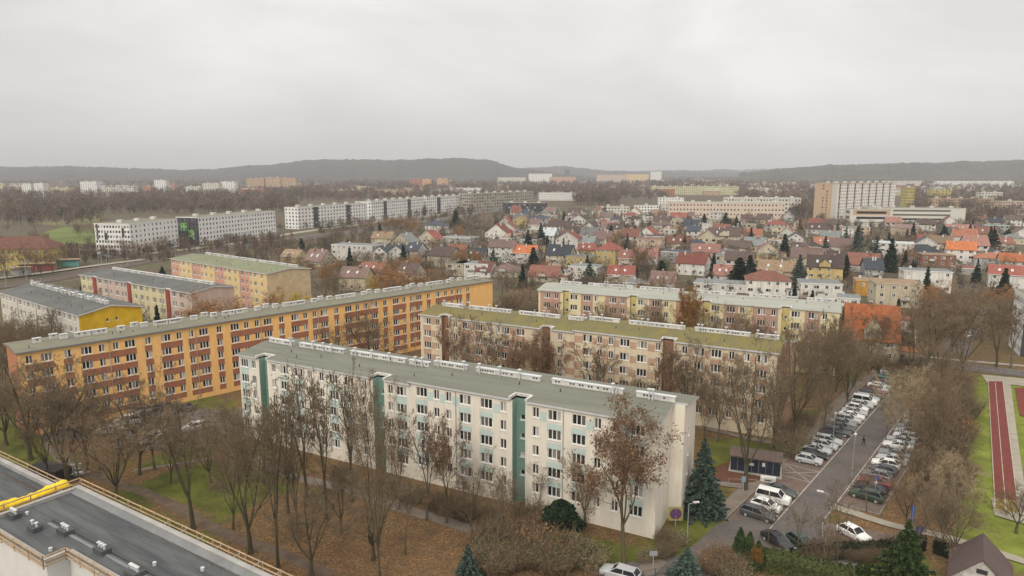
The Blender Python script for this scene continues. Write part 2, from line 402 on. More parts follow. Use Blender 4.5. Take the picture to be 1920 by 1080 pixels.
# -- block with the mossy roof
BEI=simple('beige_render',(.64,.54,.39),.9,var=.07,streak=True); SAL=simple('salmon_render',(.47,.31,.215),.9,var=.07,streak=True)
MOSS=mat('mossy_felt',(.18,.15,.045),.95,.2,.5,col2=(.125,.115,.065),fine=.22,aniso=(1,.35,1))
C_w=[(0.9,1.8),(10.9,1.8),(14.2,1.7),(20.5,1.8),(24,1.8),(35,1.9),(38.7,1.9),(46.3,1.9),(49.7,1.9),(60.4,1.8),(63.4,1.8),(71.3,1.7)]
C_n=[3.9,8.6,17.2,19.,28.2,33.3,41.7,44.0,53.2,58.2,66.5,69.1]
cols=[(u,wd,3) for u,wd in C_w]+[(u,.95,2) for u in C_n]; bands=[]
for u,wd in C_w[:6]+C_w[9:]:
    for k in range(4): bands.append((u-.15,u+wd+.15,3.45+2.7*k,4.73+2.7*k,SAL))
for a,b in ((2.8,4.8),(12.8,14.1),(16,17.2),(22.4,24),(36.9,38.7),(40.7,46.2),(48.3,49.6),(51.8,53.2),(58.5,60.3),(62.3,63.3),(65.4,71.2)):
    for k in range(5): bands.append((a,b,2.05+2.7*k,3.45+2.7*k,SAL))
apartment('apartment_block','beige and salmon block under a mossy yellow-green roof',(-20.3,150.4),-28,74.6,12.5,cols,MF(BEI,bands),MOSS,
    stairs=[(5.6,7.4,simple('brick_brown',(.27,.14,.085),.9),1.0),(29.9,31.7,MATS['brick_brown'],1.0),(54.6,56.6,MATS['brick_brown'],1.0)],
    chim=[(2,7.6),(9,19.5),(21.5,31),(33,37),(37.6,44),(46,57),(59,69),(70,74)],rear=1.7,gable=SAL,stepu=36.9,stepz=.4)
# -- block with the pale roof behind it
PYEL=simple('soft_yellow_render',(.68,.60,.37),.9,var=.06); PNK=simple('rose_brick_render',(.46,.29,.22),.9,var=.08)
ROOFD=mat('pale_felt',(.33,.335,.29),.9,.08,1.,col2=(.26,.27,.235),fine=.07,aniso=(.08,1.1,1))
cols=[];bands=[]
for b in (0.,18.,36.,54.):
    cols+=[(b+1.6,1.8,3),(b+4.6,1.,2),(b+9.,1.9,3),(b+12.6,1.9,3),(b+15.6,1.,2)]
    bands.append((b+.5,b+6.2,1.,14.5,PNK)); bands.append((b+11.9,b+15.2,1.,14.5,PNK))
apartment('apartment_block','yellow and rose block under a pale grey roof, behind the mossy-roofed block',(7.1,182.9),-24.1,73.1,12.5,cols,MF(PYEL,bands),ROOFD,
    stairs=[(7.0,8.6,simple('mustard_render',(.55,.46,.2),.9),.8),(25,26.6,MATS['mustard_render'],.8),(43,44.6,MATS['mustard_render'],.8),(61,62.6,MATS['mustard_render'],.8)],
    chim=[(4,10),(12,24),(26,37),(40,50),(53,64),(66,72)],cap=80)
# -- blocks on the left
GRR=mat('dark_grey_felt',(.12,.122,.115),.9,.15,.3,fine=.12); PALE=simple('pale_render',(.60,.57,.50),.9,var=.12,streak=True)
MUS=simple('ochre_gable',(.66,.44,.02),.85,var=.14,scale=.35)
cols=[(b+o_,wd,n) for b in (0,12.4,24.8,37.2) for o_,wd,n in ((1.,1.8,3),(4.3,1.,2),(6.6,1.8,3),(10,1.,2))]
apartment('apartment_block','pale block with dark grey roof and a blank mustard-yellow end wall',(-135.7,181.),-37.5,49.8,13.6,cols,MF(PALE,[]),GRR,
    gable=MUS,chim=[(a,a+3.2,6.8,True,.7) for a in (2,7,12,17,22,27,32,37,42,45.5)],gwin=[(5.6,6.2,12.2,12.9),(7.6,8.2,12.2,12.9),(5.6,6.2,9.4,10.1),(7.6,8.2,9.4,10.1)],cap=70,zrise=1.3,ztop=14.4)
PINKR=simple('pale_pink_render',(.58,.45,.38),.9,var=.1,streak=True); REDS=simple('red_stair_render',(.30,.07,.05),.85)
CRM2=simple('washed_yellow_render',(.62,.55,.34),.9,var=.1,streak=True)
cols=[(b+o_,wd,n) for b in (0,20,40) for o_,wd,n in ((1.,1.8,3),(4.3,1.,2),(6.,1.,2),(11,1.8,3),(14.4,1.8,3),(17.7,1.,2))]
apartment('apartment_block','pale pink and yellow block with dark red vertical stair strips',(-134.,212.9),-34,59.9,12.8,cols,MF(PINKR,[(0,7,0,14.7,CRM2),(28.5,48,0,14.7,CRM2)]),GRR,
    stairs=[(8.,9.8,REDS,-.25),(28.,29.8,REDS,-.25),(48.,49.8,REDS,-.25)],chim=[(a,a+4.6,9,False,.8) for a in range(2,56,5)],cap=70,gable=PINKR,stairwin=False,ztop=14.4)
YPK=simple('yellow_stucco',(.70,.53,.27),.9,var=.08); PK2=simple('coral_stucco',(.60,.33,.25),.9,var=.08)
ROOF3=mat('olive_felt',(.20,.21,.13),.9,.12,.3,fine=.1)
cols=[(b+o_,wd,n) for b in (0,15.5,31,46.5) for o_,wd,n in ((1.,1.6,3),(4.,1.,2),(6.3,1.,2),(8.6,1.6,3),(12.6,1.,2))]
apartment('apartment_block','yellow and coral block with an olive roof beside the railway',(-125.4,253.),-38.6,62.5,16,cols,MF(YPK,[(b,b+6,0,14.5,PK2) for b in (0,15.5,31,46.5)]),ROOF3,
    chim=[(a,a+5,13,False,.8) for a in range(1,60,6)],cap=60,gable=simple('tan_gable',(.60,.47,.30),.9),ztop=14.4)
# ------------------------------------------------------------------ ground and paved surfaces
def ground_mat():
    m=bpy.data.materials.new('ground_cover'); m.use_nodes=True; t=m.node_tree; b=t.nodes['Principled BSDF']; b.inputs['Roughness'].default_value=.95; b.inputs['Specular IOR Level'].default_value=.1
    g=t.nodes.new('ShaderNodeNewGeometry')
    def noise(sc_,det=6,ro=.6,off=0):
        z=t.nodes.new('ShaderNodeTexNoise'); z.inputs['Scale'].default_value=sc_; z.inputs['Detail'].default_value=det; z.inputs['Roughness'].default_value=ro
        mp=t.nodes.new('ShaderNodeMapping'); mp.inputs['Location'].default_value=(off,off*.7,0); t.links.new(g.outputs['Position'],mp.inputs[0]); t.links.new(mp.outputs[0],z.inputs[0]); return z.outputs[0]
    def ramp(src,stops):
        r=t.nodes.new('ShaderNodeValToRGB'); e=r.color_ramp.elements; e[0].position,e[0].color=stops[0][0],(*stops[0][1],1); e[1].position,e[1].color=stops[-1][0],(*stops[-1][1],1)
        for p,c in stops[1:-1]: e.new(p).color=(*c,1)
        t.links.new(src,r.inputs[0]); return r.outputs[0]
    def mix(f,a,c,mode='MIX'):
        x=t.nodes.new('ShaderNodeMix'); x.data_type='RGBA'; x.blend_type=mode
        if isinstance(f,float): x.inputs[0].default_value=f
        else: t.links.new(f,x.inputs[0])
        for i,q in ((6,a),(7,c)):
            if isinstance(q,tuple): x.inputs[i].default_value=(*q,1)
            else: t.links.new(q,x.inputs[i])
        return x.outputs[2]
    grass=ramp(noise(.22,7,.7),[(.3,(.04,.05,.014)),(.5,(.085,.10,.02)),(.7,(.135,.155,.03))])
    litter=ramp(noise(3.1,8,.85,31),[(.38,(.045,.03,.018)),(.49,(.15,.09,.045)),(.57,(.27,.155,.07)),(.66,(.46,.31,.17))])
    
    at=t.nodes.new('ShaderNodeAttribute'); at.attribute_name='cover'; sc3=t.nodes.new('ShaderNodeSeparateColor'); t.links.new(at.outputs['Color'],sc3.inputs[0])
    def mth(op,x,y,cl=False):
        q=t.nodes.new('ShaderNodeMath'); q.operation=op; q.use_clamp=cl
        for i_,v_ in enumerate((x,y)):
            if isinstance(v_,float): q.inputs[i_].default_value=v_
            else: t.links.new(v_,q.inputs[i_])
        return q.outputs[0]
    n1=noise(.16,6,.7,90); n2=noise(1.3,4,.7,50)
    msk=mth('ADD',mth('ADD',sc3.outputs[0],mth('MULTIPLY',mth('SUBTRACT',n1,.5),1.9)),mth('MULTIPLY',mth('SUBTRACT',n2,.5),1.1))
    f=mth('MULTIPLY',mth('SUBTRACT',msk,.36),3.2,True)
    fs=ramp(noise(5.5,3,.8,12),[(.54,(0,0,0)),(.62,(1,1,1))])
    g2=mix(sc3.outputs[1],grass,ramp(noise(.3,6,.7,3),[(.3,(.085,.105,.02)),(.5,(.15,.185,.03)),(.7,(.22,.25,.05))]))
    gl=mix(fs,g2,mix(.55,g2,litter))
    soil=ramp(noise(.55,6,.75,66),[(.42,(0,0,0)),(.62,(.85,.85,.85))])
    litter=mix(soil,litter,ramp(noise(2.2,6,.75,17),[(.35,(.05,.037,.024)),(.52,(.10,.068,.04)),(.68,(.19,.125,.07))]))
    near=mix(f,litter,gl)
    dirt=ramp(noise(.03,6,.7,5),[(.3,(.06,.05,.036)),(.5,(.11,.088,.06)),(.62,(.085,.085,.045)),(.75,(.15,.13,.105))])
    # distance across the district decides between park floor and far mixed ground
    s=t.nodes.new('ShaderNodeSeparateXYZ'); t.links.new(g.outputs['Position'],s.inputs[0])
    mr=t.nodes.new('ShaderNodeMapRange'); mr.inputs[1].default_value=150; mr.inputs[2].default_value=260; t.links.new(s.outputs['Y'],mr.inputs[0])
    last=mix(mr.outputs[0],near,dirt)
    t.links.new(last,b.inputs['Base Color'])
    return m
GPOLY=[]
zl=[.012]
def sheet(name,pts,m,label=None,kerb=None,z=None,world=False):
    if name in ('lawn','leaf_litter'):
        GPOLY.append(([G(*p) for p in pts],name=='lawn',m is BRIGHT)); return
    zl[0]+=.006; zz=zl[0] if z is None else z
    M=MB(); P=[(p if world else G(*p)) for p in pts]
    a=sum(P[i][0]*P[(i+1)%len(P)][1]-P[(i+1)%len(P)][0]*P[i][1] for i in range(len(P)))
    if a<0: P=P[::-1]
    M.face([(x,y,zz) for x,y in P],m); return struct(name,M.mesh(name))
def smooth(P,n=4):
    out=[]
    for i in range(len(P)-1):
        p0=P[max(i-1,0)];p1=P[i];p2=P[i+1];p3=P[min(i+2,len(P)-1)]
        for k in range(n):
            t=k/n; out.append(tuple(.5*((2*p1[j])+(-p0[j]+p2[j])*t+(2*p0[j]-5*p1[j]+4*p2[j]-p3[j])*t*t+(-p0[j]+3*p1[j]-3*p2[j]+p3[j])*t**3) for j in (0,1)))
    out.append(P[-1]); return out
def ribbon(name,pts,wd,m,world=False,z=None,kerb=0.,wob=0.):
    zl[0]+=.006; zz=zl[0] if z is None else z
    P=smooth([(p if world else G(*p)) for p in pts],8); M=MB(); prev=None
    for i,p in enumerate(P):
        a=P[max(i-1,0)]; b=P[min(i+1,len(P)-1)]; dx,dy=b[0]-a[0],b[1]-a[1]; l=math.hypot(dx,dy) or 1; n=(-dy/l,dx/l)
        w_=wd/2*(1+wob*math.sin(i*1.7)*.5+wob*math.sin(i*.6))
        q=((p[0]+n[0]*w_,p[1]+n[1]*w_),(p[0]-n[0]*w_,p[1]-n[1]*w_))
        if prev:
            M.face([(*prev[1],zz),(*q[1],zz),(*q[0],zz),(*prev[0],zz)],m)
            if kerb:
                for s in (0,1):
                    sg=1 if s==0 else -1; o0=(prev[s][0]+n[0]*.15*sg,prev[s][1]+n[1]*.15*sg); o1=(q[s][0]+n[0]*.15*sg,q[s][1]+n[1]*.15*sg)
                    M.face([(*prev[s],zz),(*q[s],zz),(*q[s],zz+kerb),(*prev[s],zz+kerb)],CONC)
                    M.face([(*prev[s],zz+kerb),(*q[s],zz+kerb),(*o1,zz+kerb),(*o0,zz+kerb)],CONC)
                    M.face([(*o0,0),(*o1,0),(*o1,zz+kerb),(*o0,zz+kerb)],CONC)
        prev=q
    return struct(name,M.mesh(name))
ASPH=mat('asphalt',(.135,.118,.108),.92,.15,.22,fine=.18,spec=.15,col2=(.095,.085,.08)); PAVE=mat('paving',(.20,.165,.135),.9,.12,.5,fine=.14,spec=.2)
REDP=mat('red_pavers',(.165,.12,.10),.9,.15,.8,fine=.15,spec=.2); DIRT=mat('dirt_path',(.155,.115,.085),.95,.2,.5,fine=.2,spec=.1)
GRASS=mat('lawn_grass',(.10,.135,.022),.95,.25,.35,col2=(.05,.075,.016),fine=.28,spec=.1)
BRIGHT=mat('bright_lawn',(.16,.21,.03),.95,.2,.3,col2=(.10,.13,.025),fine=.2,spec=.1)
TRK=mat('running_track',(.17,.045,.035),.9,.1,.5,fine=.1,spec=.2); SANDB=mat('beige_surface',(.33,.30,.24),.9,.12,.4,fine=.1)
PAINT=mat('road_paint',(.50,.47,.42),.8,.2,3.,fine=.25,col2=(.22,.19,.17)); LITTER=mat('leaf_litter',(.19,.10,.045),.95,.2,1.2,col2=(.06,.045,.02),fine=.5,spec=.1)
# lawns and leaf litter in the park
sheet('lawn',[(0,760),(30,750),(90,840),(160,870),(90,900),(0,860)],GRASS)
sheet('lawn',[(290,850),(380,830),(400,862),(275,880)],GRASS)
sheet('lawn',[(230,920),(330,880),(415,868),(440,880),(470,930),(430,975),(330,940),(250,925)],GRASS)
sheet('lawn',[(200,905),(290,955),(370,1010),(420,1080),(240,1000)],GRASS)
sheet('lawn',[(470,870),(540,905),(560,940),(480,965),(440,905)],GRASS)
sheet('lawn',[(290,790),(400,790),(440,760),(390,740),(280,750)],GRASS)
sheet('leaf_litter',[(480,930),(640,925),(760,980),(880,1010),(960,1079),(560,1079),(500,1020)],LITTER)
ribbon('path',[(150,880),(215,905),(275,925),(340,955),(400,990),(450,1012),(520,1035),(620,1079)],1.7,DIRT,wob=.12)
ribbon('path',[(250,882),(330,870),(400,858)],.9,PAVE,wob=.1)
ribbon('path',[(60,740),(75,790),(105,850),(150,885)],1.8,PAVE)
ribbon('path',[(455,850),(540,890),(640,915),(760,955),(860,985),(950,1010),(1060,1050),(1160,1079)],2.0,PAVE,wob=.06)
sheet('car_park',[(215,770),(330,762),(420,770),(450,800),(400,830),(300,845),(215,835)],ASPH)
ribbon('road',[(60,800),(140,815),(240,800),(330,800),(430,790),(600,700),(740,660)],5.5,ASPH)
KRB=mat('kerb_stone',(.24,.22,.195),.9,.2,2.,fine=.15)
# street with perpendicular parking either side, in street coordinates (along, off)
K0=(39.2,99.2); KD=(.632,.775); KN=(.775,-.632)
def S(a,o): return (K0[0]+KD[0]*a+KN[0]*o, K0[1]+KD[1]*a+KN[1]*o)
def srect(name,a0,a1,o0,o1,m,z=None): return sheet(name,[S(a0,o0),S(a1,o0),S(a1,o1),S(a0,o1)],m,world=True,z=z)
srect('pavement',-16,79,-2.4,-.3,PAVE)
srect('parking_bays',-17,80,0,5.3,REDP); srect('parking_bays',-2,62,10.,15.4,REDP)
sheet('road',[S(-20,5.3),S(82,5.3),S(82,10.),S(-9,10.),S(-9,12),S(-12,16),S(-20,17)],ASPH,world=True)
sheet('parking_bays',[S(-9,10.2),S(-5.5,21.5),S(-12.5,21.5),S(-16,12)],REDP,world=True)
ribbon('road',[(1185,1079),(1290,1066),(1345,1030),(1385,995),(1440,1000)],5.2,ASPH)
sheet('road',[(1370,985),(1400,965),(1470,985),(1540,1010),(1520,1035),(1440,1040),(1345,1030)],ASPH)
M=MB()
for a0,a1,o0,o1 in ((-17,86,-.3,-.12),(-2,62,15.4,15.6),(-2.2,-2,10,15.6)):
    p=[S(a0,o0),S(a1,o0),S(a1,o1),S(a0,o1)]; z=.14
    for i in range(4): q,r_=p[i],p[(i+1)%4]; M.face([(*q,0),(*r_,0),(*r_,z),(*q,z)][::-1],KRB)
    M.face([(*q,z) for q in p][::-1],KRB)
struct('kerb',M.mesh('kerb'))
M=MB(); z=zl[0]+.01
def line(p,q,wd=.12):
    dx,dy=q[0]-p[0],q[1]-p[1]; l=math.hypot(dx,dy); n=(-dy/l*wd/2,dx/l*wd/2)
    M.face([(p[0]-n[0],p[1]-n[1],z),(q[0]-n[0],q[1]-n[1],z),(q[0]+n[0],q[1]+n[1],z),(p[0]+n[0],p[1]+n[1],z)],PAINT)
line(S(-17,5.3),S(80,5.3),.16); line(S(-8,10.1),S(60,10.1),.16); line(S(6.9,0),S(6.9,5.3)); line(S(2.2,0),S(2.2,5.3)); line(S(6.9,0),S(2.2,5.3)); line(S(2.2,0),S(6.9,5.3)); line(S(4.5,0),S(4.5,5.3),.1)
line(S(-17,5.4),S(-20,9.5)); line(S(-20,9.5),S(-17,17)); line(S(-9,10.1),S(-16,12)); line(S(-5.5,21.5),S(-2.,10.2))
struct('road_marking',M.mesh('road_marking'))
# cross street, verges, sports ground
ribbon('road',[(1470,668),(1600,668),(1700,676),(1800,688),(1960,706)],6.5,ASPH)
ribbon('pavement',[(1560,655),(1680,664),(1800,676),(1960,690)],1.8,SANDB)
ribbon('road',[(1790,665),(1812,620),(1850,580),(1880,556),(1905,540)],6.,ASPH)
sheet('lawn',[(1835,700),(1960,712),(1960,1079),(1850,1079),(1790,1000),(1800,900),(1815,800)],BRIGHT)
sheet('lawn',[(1500,790),(1560,760),(1570,775),(1500,850),(1440,840)],GRASS); sheet('lawn',[(1340,925),(1400,925),(1385,965),(1310,1040),(1230,1050),(1275,975)],GRASS)
sheet('lawn',[(1580,655),(1640,690),(1660,700),(1600,720),(1560,690)],GRASS)
sheet('lawn',[(1115,1010),(1220,1022),(1205,1060),(1110,1050)],GRASS)
sheet('lawn',[(1320,835),(1400,815),(1470,850),(1450,870),(1330,900)],GRASS); sheet('soil_bed',[(1330,880),(1380,862),(1470,870),(1440,905),(1345,905)],mat('red_soil',(.13,.055,.03),.95,.15,1.,fine=.3))
sheet('leaf_litter',[(1600,905),(1700,900),(1800,870),(1800,980),(1790,1040),(1700,1020),(1650,985),(1600,950)],LITTER)
sheet('lawn',[(1590,925),(1655,935),(1670,965),(1610,945)],GRASS)
ribbon('path',[(1330,905),(1400,912),(1440,900),(1470,870)],1.6,PAVE); ribbon('path',[(1310,800),(1400,822),(1500,840)],1.5,PAVE)
ribbon('path',[(1235,1050),(1205,1079)],2.2,PAVE)
ribbon('pavement',[(1560,950),(1670,985),(1760,1005),(1860,1035),(1940,1060)],1.6,SANDB)
sheet('sports_ground',[(1840,703),(1960,715),(1960,730),(1895,722),(1905,800),(1925,940),(1925,985),(1865,968),(1858,935),(1900,940),(1887,780),(1880,722),(1850,718)],SANDB)
sheet('running_track',[(1853,716),(1880,716),(1887,780),(1906,941),(1865,935),(1856,780)],TRK); sheet('sand_pit',[(1865,935),(1906,941),(1910,965),(1866,958)],mat('ochre_surface',(.30,.22,.07),.9,.15,.6,fine=.15))
M=MB(); z=zl[0]+.01; 
def l2(a,b,wd=.1): line(G(*a),G(*b),wd)
l2((1866,718),(1886,958),.1); l2((1853,716),(1866,958),.1); l2((1880,716),(1910,965),.1); struct('road_marking',M.mesh('road_marking'))
sheet('running_track',[(1903,728),(1960,728),(1960,790),(1912,780)],TRK)
sheet('lawn',[(1540,1040),(1680,1035),(1730,1079),(1530,1079)],BRIGHT)
# railway corridor, far green field
BALL=mat('ballast',(.125,.095,.075),.95,.2,.2,fine=.2); 
ribbon('railway_bed',[(-60,545),(100,522),(200,503),(320,482),(450,460),(560,446),(700,427),(800,411),(900,398),(980,386)],15,BALL)
ribbon('platform',[(-60,530),(60,516),(160,502),(270,488)],5,SANDB,z=.5)
ribbon('road',[(270,476),(400,462),(470,452),(560,436),(700,418),(880,396),(1000,382)],9,SANDB)
sheet('playing_field',[(70,440),(120,425),(190,431),(190,455),(100,462)],mat('field_grass',(.13,.16,.035),.95,.2,.02)); sheet('far_grass',[(60,420),(190,405),(190,420),(110,425)],mat('dry_grass',(.14,.13,.05),.95,.2,.02))
M=MB(); RUST=simple('rail_steel',(.10,.07,.055),.6)
for off in (-5.4,-3.9,-1.3,.2,3.,4.5):
    P=smooth([G(*p) for p in [(-60,545),(100,522),(200,503),(320,482),(450,460),(560,446),(700,427),(900,398)]],4)
    for i in range(len(P)-1):
        dx,dy=P[i+1][0]-P[i][0],P[i+1][1]-P[i][1]; l=math.hypot(dx,dy); n=(-dy/l*off,dx/l*off); e=(-dy/l*.05,dx/l*.05)
        a,b=(P[i][0]+n[0],P[i][1]+n[1]),(P[i+1][0]+n[0],P[i+1][1]+n[1]); z=zl[0]+.15
        M.face([(a[0]-e[0],a[1]-e[1],z),(b[0]-e[0],b[1]-e[1],z),(b[0]+e[0],b[1]+e[1],z),(a[0]+e[0],a[1]+e[1],z)],RUST)
struct('railway_rails',M.mesh('railway_rails'))

def build_ground():
    def axis(lo,hi,st,far):
        f=list(np.arange(lo,hi+.01,st)); a=[]; x=hi; d=st
        while x<far[1]: d*=1.35; x+=d; a.append(min(x,far[1]))
        b=[]; x=lo; d=st
        while x>far[0]: d*=1.35; x-=d; b.append(max(x,far[0]))
        return np.array(b[::-1]+f+a)
    xs=axis(-130,170,1.5,(-9000,9000)); ys=axis(30,260,1.5,(-300,9500)); X,Y=np.meshgrid(xs,ys); g=np.full(X.shape,.30); br=np.zeros(X.shape)
    def inside(P):
        r=np.zeros(X.shape,bool); j=len(P)-1
        for i in range(len(P)):
            (xi,yi),(xj,yj)=P[i],P[j]
            if yi!=yj: r^=((yi>Y)!=(yj>Y))&(X<(xj-xi)*(Y-yi)/(yj-yi)+xi)
            j=i
        return r
    for P,lawn,bright in GPOLY:
        m=inside(P); g[m]=.95 if lawn else 0.; br[m]=1. if bright else 0.
    for _ in range(2):
        for A in (g,br):
            A[1:-1,1:-1]=(A[1:-1,1:-1]*2+A[:-2,1:-1]+A[2:,1:-1]+A[1:-1,:-2]+A[1:-1,2:])/6
    ny,nx=X.shape; V=np.stack([X,Y,np.zeros(X.shape)],-1).reshape(-1,3); I=np.arange(nx*ny).reshape(ny,nx); Fc=np.stack([I[:-1,:-1],I[:-1,1:],I[1:,1:],I[1:,:-1]],-1).reshape(-1,4)
    me=npmesh('ground',V,Fc,[ground_mat()]); ca=me.color_attributes.new('cover','FLOAT_COLOR','POINT'); c=np.zeros((nx*ny,4),np.float32); c[:,0]=g.ravel(); c[:,1]=br.ravel(); c[:,3]=1; ca.data.foreach_set('color',c.ravel()); struct('ground',me)
build_ground()
# ------------------------------------------------------------------ trees
def barkm(name,c,rand=.16): return mat(name,c,.95,.25,3.,spec=.1,rand=rand)
BARK=mat('bark',(.11,.088,.06),.95,.25,1.2,spec=.1,rand=.16,col2=(.065,.068,.035)); BARKG=barkm('grey_bark',(.20,.17,.13)); TWB=barkm('brown_twigs',(.285,.21,.135)); TWD=barkm('dark_twigs',(.235,.182,.118)); TWP=barkm('pale_twigs',(.46,.36,.23))
LFR=mat('dry_leaves',(.255,.145,.085),.9,.3,4.,spec=.1,rand=.2); LFO=mat('orange_leaves',(.28,.13,.02),.9,.25,4.,rand=.1); LFU=mat('rust_leaves',(.36,.19,.08),.9,.25,4.,rand=.15); LFY=mat('yellow_leaves',(.42,.30,.03),.9,.2,4.,rand=.1)
NDL=mat('needles',(.028,.05,.026),.9,.35,2.5,spec=.15,rand=.2); NDB=mat('blue_needles',(.085,.125,.10),.9,.3,3.,spec=.15,rand=.1); THU=mat('thuja_green',(.05,.085,.022),.9,.35,2.,rand=.15); IVY=mat('ivy_green',(.035,.055,.02),.9,.3,3.)
def segs_mesh(name,segs,m,n=3):
    a=np.array([[*p,*q,r,s] for p,q,r,s in segs]); p,q,r0,r1=a[:,:3],a[:,3:6],a[:,6],a[:,7]
    d=q-p; d/=np.linalg.norm(d,axis=1,keepdims=True)+1e-9
    up=np.where(np.abs(d[:,2:3])<.9,np.array([[0,0,1.]]),np.array([[1.,0,0]])); x=np.cross(d,up); x/=np.linalg.norm(x,axis=1,keepdims=True)+1e-9; y=np.cross(d,x)
    v=np.zeros((len(a),2*n,3))
    for k in range(n):
        c,s=math.cos(2*math.pi*k/n),math.sin(2*math.pi*k/n); o=c*x+s*y
        v[:,k]=p+o*r0[:,None]; v[:,n+k]=q+o*r1[:,None]
    base=np.arange(len(a))[:,None]*2*n
    f=np.stack([np.concatenate([base+k,base+(k+1)%n,base+n+(k+1)%n,base+n+k],1) for k in range(n)],1)
    return v.reshape(-1,3),f.reshape(-1,4)
def leaf_quads(C,size,rs,flat=.0):
    C=np.asarray(C); n=len(C); a=rs.normal(size=(n,3)); a/=np.linalg.norm(a,axis=1,keepdims=True); b=rs.normal(size=(n,3)); b=np.cross(a,b); b/=np.linalg.norm(b,axis=1,keepdims=True)
    s=size*(.6+.8*rs.random(n))[:,None]; v=np.stack([C-a*s-b*s*.6,C+a*s-b*s*.6,C+a*s+b*s*.6,C-a*s+b*s*.6],1).reshape(-1,3)
    return v,np.arange(4*n).reshape(-1,4)
class Grower:
    def __init__(s,seed,**k):
        s.r=random.Random(seed); s.limb=[]; s.tw=[]; s.tips=[]; s.k=dict(levels=5,nl=4,lean=.05,spread=30,bole=.28,kids=(0,6,5,5,4),ratio=(1,.5,.5,.5,.5),ang=45,up=.18,wig=.13,r0=.26,H=14,tw=.016,ltip=0); s.k.update(k)
    def vec(s,d,ang):
        r=s.r; d=np.array(d,float); d/=np.linalg.norm(d); a=np.cross(d,(r.gauss(0,1),r.gauss(0,1),r.gauss(0,1))); a/=np.linalg.norm(a)+1e-9
        v=d*math.cos(ang)+a*math.sin(ang); return v/np.linalg.norm(v)
    def br(s,p,d,L,r,lv):
        k=s.k; R_=s.r; n=5 if lv<=1 else (3 if lv==2 else (2 if lv<k['levels'] else 1)); p=np.array(p,float); d=np.array(d,float); pts=[p]; rr=[r]
        taper=.35 if lv<=1 else .3
        for i in range(n):
            d=d+np.array([R_.gauss(0,k['wig']),R_.gauss(0,k['wig']),R_.gauss(0,k['wig'])*.6]); d[2]+=k['up']*(.5 if lv>2 else 1)*.35; d/=np.linalg.norm(d)
            q=p+d*L/n; r2=max(r*(1-(1-taper)*(i+1)/n),k['tw'])
            (s.limb if r>.06 else s.tw).append((p,q,rr[-1],r2)); p=q; pts.append(p); rr.append(r2)
        if lv>=k['levels']: s.tips+= [pts[-1],pts[len(pts)//2]]; return
        nk=k['kids'][lv]
        for j in range(nk):
            t=.25+.75*(j+R_.random())/nk; i=min(int(t*n),n-1); f=t*n-i; f=min(f,1); q=pts[i]*(1-f)+pts[i+1]*f; dd=pts[i+1]-pts[i]
            s.br(q,s.vec(dd,R(k['ang'])*(.6+.7*R_.random())),L*k['ratio'][lv]*(1.15-.5*t)*(.7+.6*R_.random()),max(rr[i]*.5,k['tw']),lv+1)
    def run(s):
        k=s.k; r=s.r; H=k['H']; n=4; p=np.zeros(3); d=np.array([k['lean']*r.gauss(0,1),k['lean']*r.gauss(0,1),1.]); bole=H*k['bole']
        ring=k['r0']*1.35
        for i in range(n):
            d=d+np.array([r.gauss(0,.05),r.gauss(0,.05),0]); d/=np.linalg.norm(d); q=p+d*bole/n; r2=k['r0']*(1-.25*(i+1)/n); s.limb.append((p,q,ring,r2)); ring=r2; p=q
        for j in range(k['nl']):
            a=2*math.pi*(j+.6*r.random())/k['nl']; t=R(k['spread'])*(.45+.8*r.random()) if j else R(5); dd=np.array([math.sin(t)*math.cos(a),math.sin(t)*math.sin(a),math.cos(t)])
            s.br(p-d*.15*r.random()*bole,dd+d*.3,(H-bole)*(1.0 if j==0 else .72+.25*r.random()),ring*(.7 if j==0 else .55),1)
        return s
def tree_mesh(seed,twm,leafm=None,leafn=0,leafs=.1,bark=None,twmul=1.,tuft=.35,**k):
    g=Grower(seed,**k).run(); rs=np.random.RandomState(seed)
    lv,lf=segs_mesh('t',g.limb,None,6); tr=npmesh('trunk',lv,lf,[bark or BARK])
    v,f=segs_mesh('c',g.tw,None,3); mi=np.zeros(len(f),int); mats=[twm]
    if leafm and leafn:
        T=np.array(g.tips); 
        keep=T[rs.permutation(len(T))[:max(1,int(len(T)*.6))]]
        C=keep[rs.randint(0,len(keep),leafn)]+rs.normal(size=(leafn,3))*tuft
        v2,f2=leaf_quads(C,leafs,rs); f=np.concatenate([f,f2+len(v)]); v=np.concatenate([v,v2]); mats.append(leafm); mi=np.concatenate([mi,np.ones(len(f2),int)])
    top=v[:,2].max(); w_=np.percentile(np.hypot(v[:,0],v[:,1]),92)
    return tr,npmesh('crown',v,f,mats,mi),top,w_
